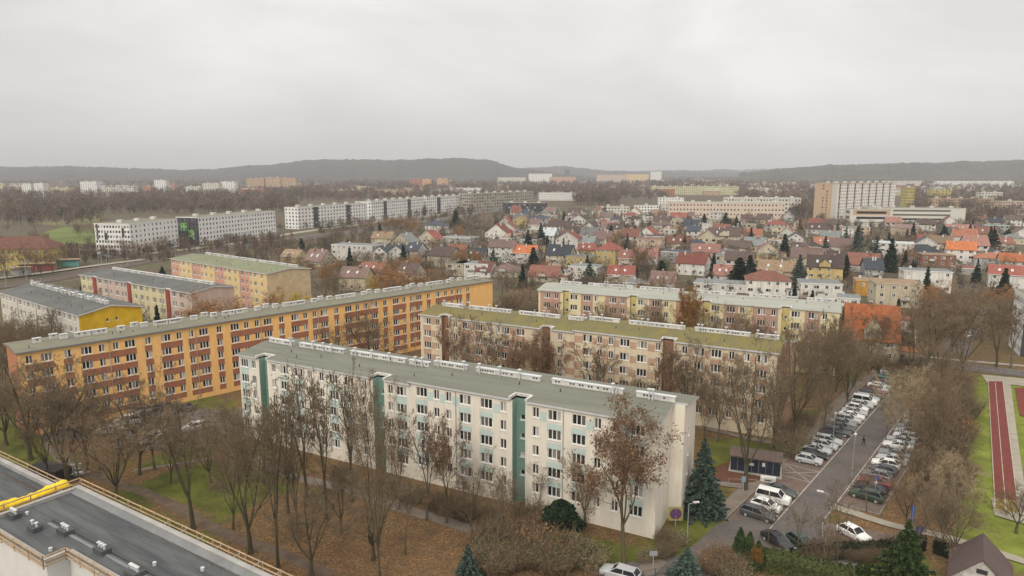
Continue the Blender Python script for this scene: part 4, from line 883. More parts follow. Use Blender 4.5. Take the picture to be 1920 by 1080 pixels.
HL=[ # px, base py, width px, kind, roof, wall, floors, ridge, label
(660,489,92,'flat','grey','w',3,'x','large white flat-roofed house with a glazed front near the rust trees'),
(714,463,40,'gable','tan','c',2,'x',None),(751,466,44,'gable','grey','c',2,'y',None),(712,492,30,'gable','slate','w',2,'y','left gable of the white twin house with dark slate roofs'),(742,492,34,'gable','slate','w',2,'y','right gable of the white twin house with dark slate roofs'),
(772,490,28,'gable','slate','w',2,'x',None),(800,464,40,'gable','red','c',2,'y','cream house with a bright red gabled roof facing the blocks'),(802,479,46,'flat','metal','y',1,'x','yellow house under a flat pale metal roof'),
(853,482,38,'gable','orange','y',1,'x',None),(822,500,52,'gable','brown','c',2,'x',None),(813,436,38,'hip','slate','w',2,'x','white villa with many windows among bare trees'),(855,462,64,'flat','grey','g',2,'x','grey flat terrace with a green-fronted end'),
(930,452,46,'gable','red','w',2,'y','white house with a sloping red roof left of the firs'),(938,492,50,'gable','mauve','w',3,'x','tall white house under a plain brown pitched roof'),(888,492,38,'gable','slate','w',1,'x',None),(884,518,64,'flat','grey','w',2,'x','white flat garage building behind the orange block'),
(944,520,54,'hip','mauve','c',1,'x',None),(852,517,36,'flat','olive','c',2,'x',None),(980,494,48,'gable','bright','w',2,'x','house with the brightest orange-red roof'),(1017,530,58,'gable','rust','c',1,'x',None),(990,466,36,'flat','slate','g',2,'x',None),
(1023,457,32,'gable','metal','w',2,'x',None),(1062,474,44,'gable','red','w',3,'y','tall white house with a red roof and a round gable window'),(1030,474,50,'flat','mauve','y',1,'x',None),(1045,498,48,'gable','slate','c',2,'x','house with a wide dark slate roof and two skylights'),
(1083,503,50,'flat','grey','y',2,'x',None),(1098,482,34,'gable','red','y',2,'x',None),(1135,498,40,'hip','red','y',3,'x','yellow villa with a steep red hipped roof'),(1092,524,58,'flat','grey','w',2,'x',None),(1163,532,50,'gable','red','c',2,'x',None),(1175,505,32,'gable','rust','c',2,'x',None),
(1217,475,48,'flat','coral','p',3,'x','pinkish cube house with a flat coral roof'),(1048,437,48,'gable','brown','w',2,'x',None),(1084,424,28,'gable','slate','w',2,'y',None),(974,426,26,'gable','tan','y',2,'y','bright yellow gabled house'),(1006,424,32,'gable','slate','w',2,'x',None),
(981,443,52,'flat','grey','c',1,'x',None),(1090,442,46,'flat','grey','w',2,'x',None),(1104,432,24,'gable','brown','w',1,'y',None),(1129,428,14,'hip','rust','w',2,'x','small turreted house with a rust pyramid roof'),(1182,414,30,'hip','red','w',2,'x',None),(1188,442,36,'hip','brown','w',2,'x',None),
(945,425,20,'gable','red','w',2,'y',None),(1270,470,38,'gable','rust','c',2,'x',None),(1302,470,32,'hip','slate','g',2,'x',None),(1357,458,58,'gable','brown','c',2,'x','long cream house under a wide dark brown roof with a gable'),(1382,478,44,'gable','brown','c',2,'x',None),
(1410,452,34,'gable','orange','w',2,'x',None),(1372,440,30,'flat','grey','c',2,'x',None),(1400,434,34,'flat','grey','c',2,'x',None),(1294,430,30,'gable','slate','w',1,'x',None),(1322,433,26,'flat','grey','w',2,'x',None),(1341,422,22,'flat','grey','w',4,'x','narrow white four storey house with paired windows'),
(1457,434,40,'hip','red','w',2,'x','white house with a bright red hipped roof below the tower block'),(1440,484,38,'gable','rust','c',2,'y',None),(1491,462,28,'gable','slate','w',2,'y',None),(1265,493,56,'flat','slate','g',2,'x',None),(1322,492,52,'gable','coral','p',2,'x','pink house with a coral roof and flared ends'),
(1293,516,56,'gable','red','w',2,'x','house with a broad plain red roof beyond the pale block'),(1343,514,40,'hip','grey','w',1,'x',None),(1365,492,28,'flat','grey','p',2,'x',None),(1412,488,54,'flat','olive','y',1,'x',None),(1452,524,66,'gable','tan','t',2,'x',None),
(1440,552,82,'hip','rust','w',2,'x','white house under a large rust hipped roof with solar panels'),(1355,547,110,'flat','grey','w',1,'x','long white flat garages behind the pale-roofed block'),(1355,528,36,'gable','coral','w',1,'x',None),(1516,498,66,'gable','mauve','c',2,'x',None),
(1545,524,64,'gable','brown','y',2,'x','yellow house with a purple-brown roof and a central gable'),(1618,519,54,'gable','rust','w',2,'x','white house with a clean red-brown roof between conifers'),(1539,560,74,'flat','grey','w',2,'x','white flat-roofed row behind the end of the pale-roofed block'),
(1628,555,44,'flat','tan','o',2,'x','ochre-orange terrace section with a tan roof'),(1684,577,82,'flat','tan','c',3,'x','large cream flat terrace end beside the orange-roofed house'),(1638,528,26,'gable','slate','g',2,'x',None),(1737,548,82,'flat','grey','w',3,'x','white house with four tall windows in a row'),
(1673,484,70,'flat','metal','w',3,'x','white house with a glassy pale metal roof'),(1734,486,60,'hip','slate','c',2,'x',None),(1588,452,16,'flat','grey','w',3,'x',None),(1598,440,62,'flat','grey','p',2,'x',None),(1697,441,52,'hip','mauve','t',2,'x',None),
(1800,498,48,'gable','bright','w',3,'x','tall white house with a bright orange roof'),(1808,468,40,'gable','orange','w',3,'x',None),(1854,505,50,'hip','orange','g',2,'x','house under an orange pyramid roof'),(1908,512,60,'gable','bright','w',2,'x','big orange-roofed house at the right edge'),
(1886,540,58,'gable','red','w',2,'x','white house with a low red roof behind the dark spruce'),(1818,516,36,'flat','red','g',1,'x',None),(1868,436,42,'flat','teal','g',2,'x','flat hall with a teal green band'),(1902,458,36,'hip','grey','c',2,'x',None),(1798,444,44,'gable','coral','p',2,'x','pinkish house with twin arched dormers'),
(1759,500,58,'flat','tan','b',2,'x',None),(1780,410,40,'gable','mauve','w',2,'x',None),(1640,425,40,'flat','grey','w',1,'x',None),(1560,430,30,'gable','brown','t',2,'x',None),(1530,445,36,'gable','brown','w',2,'x',None),(1545,470,40,'gable','orange','w',2,'x',None),(1500,480,30,'gable','brown','b',2,'x',None),
(1240,425,34,'gable','brown','c',2,'x',None),(1270,418,30,'gable','red','c',2,'x',None),(1215,418,30,'flat','grey','w',2,'x',None),(1320,452,26,'flat','grey','w',2,'x',None),(1430,420,26,'gable','brown','c',2,'x',None),(1150,445,30,'gable','brown','y',2,'x',None),(1128,465,34,'gable','mauve','c',2,'x',None),
(1000,445,30,'flat','metal','c',2,'x',None),(905,520,30,'gable','rust','w',1,'x',None),(540,492,40,'gable','tan','y',1,'x','small yellow house beside the railway embankment'),(690,520,50,'gable','rust','p',1,'x',None),(660,545,54,'gable','mauve','c',2,'x',None),(585,500,40,'gable','mauve','c',1,'x',None),(760,525,40,'gable','brown','c',1,'x',None),
(1880,470,36,'gable','rust','w',2,'x',None),(1850,450,34,'gable','rust','c',2,'x',None),(1240,545,46,'gable','mauve','w',1,'x',None),(1195,545,44,'flat','grey','w',1,'x',None),(1590,575,40,'flat','grey','w',1,'x',None)]
for (px,py,wp,kd,rk,wk,fl,rd,lb) in HL: house(px,py,wp,kd,rk,wk,fl,rd,label=lb,parts=py>440,dormer=lb is not None and ('central gable' in lb or 'with a gable' in lb or 'twin arched' in lb))
nfill=0
for i in range(1600):
    if nfill>=108: break
    px=HR.uniform(930,1919); py=402+ (HR.random()**1.7)*110
    if py>470 and px<1100: continue
    X,Y=G(px,py)
    if any(math.hypot(X-a,Y-b)<r_+7.5 for a,b,r_ in HPOS): continue
    if 1500<px<1815 and 392<py<424: continue
    wp=9.5/ (Y*CS+H*SN)*F*HR.uniform(.9,1.4)
    house(px,py,wp,HR.choice(('gable','gable','gable','hip','flat')),HR.choice(('red','rust','rust','brown','brown','brown','slate','grey','mauve','mauve','coral','tan','grey')),HR.choice('wwwwwccp'),2,HR.choice('xxy'),parts=False); nfill+=1
# ------------------------------------------------------------------ mid-distance and far blocks
def block(label,near,ang,L,D,ytop,fm,rows,cf,cs,roofm=None,wf=1.4,mf=None,hgt=None,cat='apartment block',group='distant housing blocks',wallf=None,penthouse=False,world=None,name='apartment_block',wh=.5):
    # near = pixel of the corner nearest the camera (right end of the front face); front runs left of it, side runs back from it
    X,Y=world or G(*near); hh=hgt or HT(near[0],near[1],ytop); a=R(ang); e=empty(name,(X,Y,0),a,label,cat,group); st=hh/rows; M=MB()
    roofm=roofm or MATS['grey_roof_felt']
    def ops(Lq,n):
        o=[]
        for k in range(rows):
            for i in range(n):
                u=Lq*(i+.5)/n; w_=min(wf,Lq/n*.7); o.append((u-w_/2,u+w_/2,k*st+st*(.5-wh/2),k*st+st*(.5+wh/2)))
        return o
    wall(M,(-L,0),(0,0),0,hh,ops(L,cf) if cf else [],mf or fm,.15,fill=GLASS,reveal=fm); wall(M,(0,0),(0,D),0,hh,ops(D,cs) if cs else [],wallf or fm,.15,fill=GLASS,reveal=fm)
    wall(M,(0,D),(-L,D),0,hh,[],fm); wall(M,(-L,D),(-L,0),0,hh,ops(D,min(cs,12)) if cs else [],wallf or fm,.15,fill=GLASS,reveal=fm); M.obj('wall',e)
    Q=MB(); Q.box(-L-.15,.15,-.15,D+.15,hh+.002,hh+.5,fm,top=roofm); n=max(1,int(max(L,D)/14))
    r=Q.obj('roof',e)
    for i in range(n):
        Q=MB(); x,y=(-L*(i+.5)/n,D/2) if L>D else (-L/2,D*(i+.5)/n); Q.box(x-1.5,x+1.5,y-1.2,y+1.2,hh+.502,hh+2.1,CHW,top=TIN); Q.obj('roof_hut',r)
    return e
MW=simple('bright_white_render',(.74,.73,.70),.85,var=.04,streak=True); GRN=simple('lime_panel',(.20,.42,.12),.7); ANT=simple('anthracite_panel',(.06,.065,.075),.6)
TANW=simple('tan_panel',(.50,.36,.24),.9,var=.08); PKW=simple('pale_pink_panel',(.58,.45,.36),.9,var=.08); OFW=simple('off_white_panel',(.62,.60,.53),.9,var=.08); SALM=simple('salmon_panel',(.42,.27,.20),.9,var=.1)
B=block
B('white modern block with scattered square windows and dark glass strips, left of the railway',(247,477),-9,22,43,421,MW,6,12,12,mf=MF(MW,[(1,2.2,8,19,ANT),(17,18.6,10,15,ANT),(6,8,8,12,ANT)]),wf=1.1)
B('white modern block with lime green and dark recessed bays on its left end',(375,460),-17,17,79,409,MW,6,6,26,mf=MF(ANT,[(3,8,9,14,GRN),(9,13,5,10,GRN)]),wf=1.2)
B('white five storey slab, leftmost of the long white row behind the tracks',(560,430),-26,14,92,390,MW,6,4,24,wf=1.5,wallf=MF(MW,[(18,24,0,30,ANT),(60,66,0,30,ANT)]))
B('white slab in the middle of the long white row behind the tracks',(697,417),-20,14,105,379,MW,6,4,28,wf=1.5,wallf=MF(MW,[(22,28,0,30,ANT),(70,76,0,30,ANT)]))
B('white slab at the right end of the long white row behind the tracks',(800,404),-28,14,100,371,MW,6,4,26,wf=1.6,wallf=MF(MW,[(20,27,0,30,ANT)]))
B('grey brick block with deep loggias beyond the white row',(883,399),-38,16,120,364,simple('loggia_brick',(.40,.36,.30),.9),6,5,26,wf=2.2)
B('dark glass cube building with a flat roof',(1020,402),-12,46,22,382,ANT,4,16,6,wf=2.,name='office_building',cat='office building')
e=B('eleven storey tower slab in off-white and salmon with a tan end wall',(1556,416),-56,17.5,112,345,TANW,12,5,1,wf=1.2,wallf=OFW); 
# facade of the tower: alternating window bays and narrow salmon balcony bays
for o in list(e.children):
    if o.name.startswith('wall'): bpy.data.objects.remove(o)
hh=HT(1556,416,345); st=hh/12; M=MB(); bands=[(0,9,0,99,OFW)]; ops=[]
for i in range(8):
    b=11+i*12.6; bands.append((b,b+3.2,0,99,SALM))
    for k in range(12):
        v=k*st
        ops.append((b+.7,b+2.5,v+st*.3,v+st*.85))
        for j in range(3): ops.append((b+4.2+j*2.9,b+5.6+j*2.9,v+st*.4,v+st*.78))
wall(M,(0,0),(0,112),0,hh,ops,MF(MW,bands),.2,fill=GLASS)
ops=[(4+i*4.,5.3+i*4.,k*st+st*.3,k*st+st*.8) for i in (1,2) for k in range(12)]
wall(M,(-17.5,0),(0,0),0,hh,ops,TANW,.2,fill=GLASS); wall(M,(0,112),(-17.5,112),0,hh,[],TANW); wall(M,(-17.5,112),(-17.5,0),0,hh,[],OFW); M.obj('wall',e)
B('low white office building with three continuous window bands, in front of the tower slab',(1808,424),-10,78,20,392,OFW,4,1,1,wf=70,wh=.42,name='office_building',cat='office building')
B('white annex with a tan recessed front left of the low office building',(1672,424),-10,34,16,394,OFW,3,1,1,wf=28,wh=.45,name='office_building',cat='office building',mf=MF(OFW,[(2,32,9,14,TANW)]))
B('long pinkish four storey block below the horizon wood',(1470,416),-8,105,16,381,simple('dusty_pink_render',(.64,.53,.43),.9,var=.1),4,34,4,wf=1.3,roofm=MATS['pale_felt'],wh=.36)
B('second pale block partly behind the long pinkish one',(1500,402),-8,80,16,372,OFW,4,24,4,wf=1.6,roofm=MATS['pale_felt'])
B('yellow-green long low block in the right middle distance',(1385,366),-5,170,18,350,simple('yellow_green_render',(.60,.58,.36),.9),5,44,4,wf=1.7)
far=[('twin white towers, left one, under the wooded hill',60,370,345,18,11,MW,4),('twin white towers, right one, under the wooded hill',83,370,344,18,11,MW,4),('pale yellow far block right of the twin white towers',131,369,352,38,6,simple('far_yellow',(.62,.55,.33),.9),8),
('tallest of the stepped white blocks at the far left',183,369,341,32,9,MW,7),('long low cream block below the hill',252,371,353,62,5,OFW,14),('small orange brick tower at the far left',284,366,350,15,6,simple('far_brick',(.45,.24,.13),.9),3),
('lone white tower standing highest at the far left',312,363,338,22,13,MW,5),('pale stepped slab, left end of the far row',378,367,350,30,7,OFW,7),('pale stepped slab, middle of the far row',412,367,344,32,9,OFW,7),('pale stepped slab, right end of the far row',442,366,341,28,10,MW,6),
('wide tan slab, left wing of three under the hill',496,358,335,34,9,TANW,10),('wide tan slab, middle wing of three under the hill',527,358,333,30,9,TANW,9),('wide tan slab, right wing of three under the hill',556,358,334,30,9,TANW,9),
('red brick tower of the far pair',790,354,336,22,8,simple('far_red',(.42,.18,.12),.9),5),('orange tower joined to the red brick one',808,354,336,17,8,simple('far_orange',(.60,.38,.20),.9),4),('lone pale orange tower right of the red one',840,354,335,21,8,simple('far_orange',(.6,.38,.2)),5),
('white far slab left of the pink blocks',985,347,333,52,6,OFW,12),('taller white far slab on the skyline',1035,345,326,44,9,MW,10),('pink block on the far skyline',1080,346,332,50,6,simple('far_pink',(.58,.36,.27),.9),12),('slim grey tower poking over the skyline',1068,338,318,9,9,ANT,2),
('long pinkish slab row on the skyline, left part',1175,343,328,56,6,PKW,14),('long yellowish slab row on the skyline, right part',1216,343,327,42,6,YPK,10),('white domed hall end on the skyline',1240,342,322,20,6,MW,4),
('bright yellow block right of the tower slab',1782,378,356,36,5,simple('far_lemon',(.50,.42,.15),.9),6),('tan block with balconies right of the tower slab',1862,393,373,110,4,TANW,24),('white-grey block behind the tan one',1878,384,361,38,5,OFW,7),('blue-roofed long hall at the right',1850,338,329,100,2,simple('far_blue',(.16,.27,.36),.8),1),
('white stepped building on the right horizon',1902,334,316,22,5,MW,4),('long white low hall at the right',1900,352,340,140,3,MW,30),('grey-white building stack right of the tower',1725,352,340,60,3,OFW,12),('pale block at the right edge of the middle distance',1919,402,378,40,5,PKW,8),
('yellow end block touching the tower slab',1712,396,352,14,8,simple('far_lemon',(.50,.42,.15)),3),('low white school building right of the dark cube',1080,376,362,70,3,MW,16),('grey and white modern terrace, left of three',1180,404,388,52,3,OFW,9),('grey and white modern terrace, middle of three',1235,402,386,44,3,MW,8),('grey and white modern terrace, right of three',1280,399,383,38,3,OFW,7),
('white modern building with a row of dark windows above the terraces',1282,385,371,46,3,MW,8),('orange gabled block far right of centre',1455,364,354,38,3,simple('far_orange2',(.55,.33,.10),.9),8)]
for lb,xr,yb,yt,wpx,rows,m,cf in far:
    X,Y=G(xr,yb); d=Y*CS+H*SN; B(lb,(xr,yb),-4,wpx/F*d,14,yt,m,rows,cf,4,wf=1.6,name='distant_block',cat='distant building')
FR=random.Random(5)
FM=[MW,OFW,PKW,TANW,MATS['far_yellow'],MATS['far_red']]
for i in range(230):
    px=FR.uniform(0,1919) if FR.random()<.45 else FR.uniform(1150,1919); py=339+FR.random()**1.2*28; X,Y=G(px,py)
    m=FR.choice(FM); rows=FR.choice((2,3,3,4)); L=FR.uniform(14,60); e=B(None,None,FR.uniform(-30,20),L,FR.uniform(10,14),0,m,rows,int(L/4),3,roofm=FR.choice([MATS['grey_roof_felt'],rm('rust'),rm('red'),rm('metal'),MATS['pale_felt']]),wf=1.6,world=(X,Y),hgt=rows*3.,name='distant_block',cat='distant building',group='small far buildings')
    e['label']=FR.choice(('small pale far building','low far building among woods')); e['auto']=1
# the old yellow building at the left edge and the orange-roofed corner house
def hipbuilding(label,px,py,L,D,hw,rh,rmk,wmk,yaw,rows,cf,name='building',cat='building'):
    X,Y=G(px,py); e=empty(name,(X,Y,0),R(yaw),label,cat); M=MB(); st=hw/rows
    o1=[(L*(i+.5)/cf-.6,L*(i+.5)/cf+.6,k*st+st*.3,k*st+st*.78) for i in range(cf) for k in range(rows)]; c2=max(2,int(D/3.5)); o2=[(D*(i+.5)/c2-.6,D*(i+.5)/c2+.6,k*st+st*.3,k*st+st*.78) for i in range(c2) for k in range(rows)]
    wall(M,(-L,0),(0,0),0,hw,o1,wmk,.15); wall(M,(0,0),(0,D),0,hw,o2,wmk,.15); wall(M,(0,D),(-L,D),0,hw,[],wmk); wall(M,(-L,D),(-L,0),0,hw,[],wmk); M.obj('wall',e)
    put_windows(e,[(-L+a,.14,c,0,b-a,d-c,2) for a,b,c,d in o1]+[(-.14,a,c,R(90),b-a,d-c,2) for a,b,c,d in o2],100)
    Q=MB(); o=.6; a,b,c,d=(-L-o,-o,hw),(o,-o,hw),(o,D+o,hw),(-L-o,D+o,hw); i=D/2*.9; r1,r2=(-L+i,D/2,hw+rh),(-i,D/2,hw+rh)
    for f in ([a,b,r2,r1],[b,c,r2],[c,d,r1,r2],[d,a,r1]): Q.face(f,rmk)
    Q.face([d,c,b,a],WHITE); r=Q.obj('roof',e); Q=MB(); Q.box(-L/2,-L/2+.9,D/2-1.4,D/2-.6,hw+rh*.6,hw+rh+1.2,wm('b')); Q.obj('chimney',r); return e
hipbuilding('old yellow building with a broad red tiled roof at the left edge',96,506,52,16,10,5.5,rm('rust'),simple('old_yellow',(.50,.37,.12),.9,var=.1),6,3,14)
X,Y=G(1668,668); e=house(1632,676,92,'gable','bright','c',2,'x',yaw=-22,label='three storey corner house with a steep bright orange tiled roof',depth=12,dormer=True,rh=7.5)
house(1690,640,36,'flat','red','w',2,'x',yaw=-22,label='white flat annex house with a thin red roof edge beside the orange tiled one',depth=9)
# modern white building at the right edge
B('white modern building with a grey rooftop at the right edge by the far street',(1960,700),-24,24,12,560,MW,5,7,8,wf=1.6,mf=MF(MW,[(0,3,0,20,ANT)]),group=None,name='apartment_block',hgt=15.,world=(G(1912,668)[0]+24*math.cos(R(24)),G(1912,668)[1]-24*math.sin(R(24))))
# ------------------------------------------------------------------ hills
def hill(name,prof,d0,d1,dback,m,seed,rough=.10,z0=0):
    xs=np.linspace(prof[0][0],prof[-1][0],420); ys=np.interp(xs,[p[0] for p in prof],[p[1] for p in prof]); nr=26; rs=np.random.RandomState(seed)
    ys=ys+np.convolve(rs.normal(size=420),np.ones(9)/9,'same')*1.5+rs.normal(size=420)*.5
    V=[];Fc=[]
    n1=[np.interp(xs,np.linspace(xs[0],xs[-1],60),rs.normal(size=60)) for _ in range(6)]
    for j in range(nr):
        t=j/(nr-1)*1.5
        for i,x in enumerate(xs):
            k=(x-960)/F; d=d0+(d1-d0)*t if t<=1 else d1+(dback-d1)*(t-1)/.5
            top=max(H+(HOR-ys[i])/F*d1,3.)
            s=(3*t*t-2*t**3) if t<=1 else 1-.8*((t-1)/.5)**2
            bump=rough*top*math.sin(t*math.pi)*(n1[j%6][i]*.5+n1[(j+3)%6][i]*.5) if t<1 else 0
            V.append((k*d,d,z0+top*max(s,0)+bump-.5))
    n=len(xs)
    for j in range(nr-1):
        for i in range(n-1): Fc.append((j*n+i,j*n+i+1,(j+1)*n+i+1,(j+1)*n+i))
    me=npmesh(name,V,Fc,[m]); me.polygons.foreach_set('use_smooth',[True]*len(Fc)); return struct(name,me)
HM=mat('wooded_hill',(.06,.055,.055),.95,.2,.012,col2=(.085,.075,.06),fine=.5,spec=.05)
HM2=mat('field_hill',(.05,.048,.04),.95,.2,.006,col2=(.10,.09,.06),fine=.5,spec=.05)
hill('hills',[(-250,306),(-40,305),(0,309),(15,313),(100,312),(200,313),(290,316),(350,318),(410,316),(460,312),(520,308),(560,303),(620,300),(680,299),(740,301),(790,299),(830,297),(880,297),(925,303),(960,313),(1010,320),(1090,330),(1200,336)],2700,4000,5200,HM,1)
hill('hills',[(900,320),(960,317),(1010,314),(1050,311),(1085,315),(1130,319),(1200,321),(1300,322),(1400,323),(1500,325)],4300,5600,6500,HM,2,.05)
hill('hills',[(1380,324),(1450,317),(1520,311),(1570,309),(1620,308),(1680,306),(1740,305),(1800,302),(1860,301),(1920,300),(2150,298)],2600,3600,4600,HM2,3)
hill('hills',[(800,326),(1000,322),(1200,320),(1350,318),(1500,317),(1600,315),(1750,312),(1950,308),(2200,305)],5600,7400,8200,HM,4,.03)
# ------------------------------------------------------------------ woods and mid trees
WM_=[mat('wood_brown',(.23,.17,.125),.95,.3,.05,spec=.05),mat('wood_dark',(.16,.12,.092),.95,.3,.05,spec=.05),mat('wood_olive',(.13,.125,.075),.95,.3,.05,spec=.05),mat('wood_rust',(.28,.17,.10),.95,.3,.05,spec=.05)]
def wood(name,label,zones,seed,tri=110,size=.85,probs=(.5,.32,.12,.06),avoid=False):
    rs=np.random.RandomState(seed); V=[];MI=[]
    for (x0,x1,y0,y1,n,hh) in zones:
        for i in range(n):
            px=rs.uniform(x0,x1); py=rs.uniform(y0,y1); X,Y=G(px,py)
            if avoid and any(math.hypot(X-a,Y-b)<r_+.6 for a,b,r_ in HPOS): continue
            h=hh*rs.uniform(.7,1.25); w_=h*rs.uniform(.28,.42); mi=rs.choice(4,p=probs)
            s=size*(.55+Y/900.); k=int(tri*.6) if Y>900 else tri
            c=rs.normal(size=(k,3)); c/=np.linalg.norm(c,axis=1,keepdims=True)+1e-9; c*=(rs.random(k)**.45)[:,None]; C=c*[w_,w_,h*.42]+[X,Y,h*.58]
            a=rs.normal(size=(k,2,3))*s*[.55,.55,.8]; V.append(np.stack([C,C+a[:,0],C+a[:,1]],1).reshape(-1,3)); MI+= [mi]*k
            t=np.array([[[X-.3,Y,0],[X+.3,Y,0],[X,Y,h*.6]]]).reshape(-1,3); V.append(t); MI.append(1)
    v=np.concatenate(V); me=npmesh(name,v,np.arange(len(v)).reshape(-1,3),WM_,MI,k=3); o=link(name,me); tag(o,label,'woodland',None,'stuff'); return o
wood('woodland','dark brown leafless wood behind the white modern blocks',[(0,560,372,392,520,15),(0,640,360,374,420,15),(130,560,392,402,170,14),(340,700,352,372,260,14),(560,1000,366,378,260,13),(0,180,385,412,130,11),(0,190,400,425,60,11),(560,900,398,410,60,9)],1)
wood('woodland','brown wood belt in the centre below the skyline slabs',[(640,960,345,362,420,15),(960,1400,347,364,700,17),(1075,1160,362,386,230,16),(1000,1250,362,374,200,13),(1380,1530,352,378,240,15),(1480,1540,380,412,60,13)],2)
wood('woodland','wood and tree belts on the right below the horizon hills',[(1400,1920,333,350,650,15),(1690,1920,350,372,300,14),(1700,1920,372,398,260,14),(1810,1920,398,425,70,12),(1180,1420,335,348,260,14)],3)
wood('woodland','faint tree belts far away under the wooded hill',[(0,960,340,352,700,16),(500,1300,334,342,500,16)],4,tri=40)
wood('garden_shrubs','brown bare shrubs and small garden trees filling the gaps between houses',[(900,1900,405,440,700,7),(900,1900,440,500,760,6.5),(600,900,425,520,420,7),(930,1250,500,560,170,6),(1180,1900,500,560,260,6),(440,620,455,500,130,6),(240,560,446,474,160,5),(95,330,465,492,150,4.5),(560,900,405,430,160,7)],6,tri=120,size=.5,probs=(.42,.25,.25,.08),avoid=True)
MR=random.Random(21)
def scatter(n,x0,x1,y0,y1,kinds,hmin,hmax,avoid=True,bias=1.):
    c=0;t=0
    while c<n and t<n*30:
        t+=1; px=MR.uniform(x0,x1); py=y0+(y1-y0)*MR.random()**bias; X,Y=G(px,py)
        if avoid and any(math.hypot(X-a,Y-b)<r_+1.2 for a,b,r_ in HPOS): continue
        k=MR.choice(kinds); h=MR.uniform(hmin,hmax)*(.8 if k=='m' else 1); tree_at(X,Y,h,k,h*(.45 if k.startswith('c') else .75)); c+=1
scatter(80,900,1900,412,520,['m','m','m','m','cm','cm','cm','r'],6,13)
scatter(50,940,1900,405,470,['m','cm','cm','m'],6,12)
scatter(30,600,900,425,520,['m','m','m','r','cm'],7,12)
scatter(34,420,900,500,545,['m','m','m','r'],7,11)
scatter(14,0,560,425,440,['m'],9,13); scatter(26,80,330,440,490,['m'],8,13); scatter(16,240,560,445,480,['m'],6,9)
scatter(14,0,100,455,515,['m'],10,14)
scatter(22,1690,1900,540,640,['m','m','m','r'],8,13); scatter(16,1480,1700,560,640,['m','m','cm'],6,10)
for px,py,tp,k,wp in [(646,620,0,'cm',0)][:0]: pass
for px,py,tp,wp in [(757,505,462,22),(612,475,450,16),(566,470,448,14),(855,425,395,22),(1000,505,465,32),(966,480,445,24),(990,470,432,20),(1014,458,420,20),(925,505,466,26),(980,540,497,20),(1105,530,492,34),(1240,535,490,44),(1283,470,442,14),(1264,468,440,13),
 (1385,535,485,50),(1405,525,480,36),(1545,495,445,34),(1470,480,440,26),(1497,535,480,36),(1640,490,445,36),(1605,480,438,40),(1668,510,450,30),(1585,520,480,26),(1735,560,502,22),(1880,560,505,30),(1768,455,425,30),(1860,475,432,34),(1570,440,414,10),(1610,450,420,18),(1360,430,400,24),(1320,425,402,18),(1190,455,425,22),(1145,460,424,24),(1830,530,490,18),(1890,445,430,18),(1500,430,412,12),(1380,425,405,12)]:
    tree(px,py,tp,'cm',wp)
tree(160,545,520,'cm',20); tree(305,520,500,'cm',16)
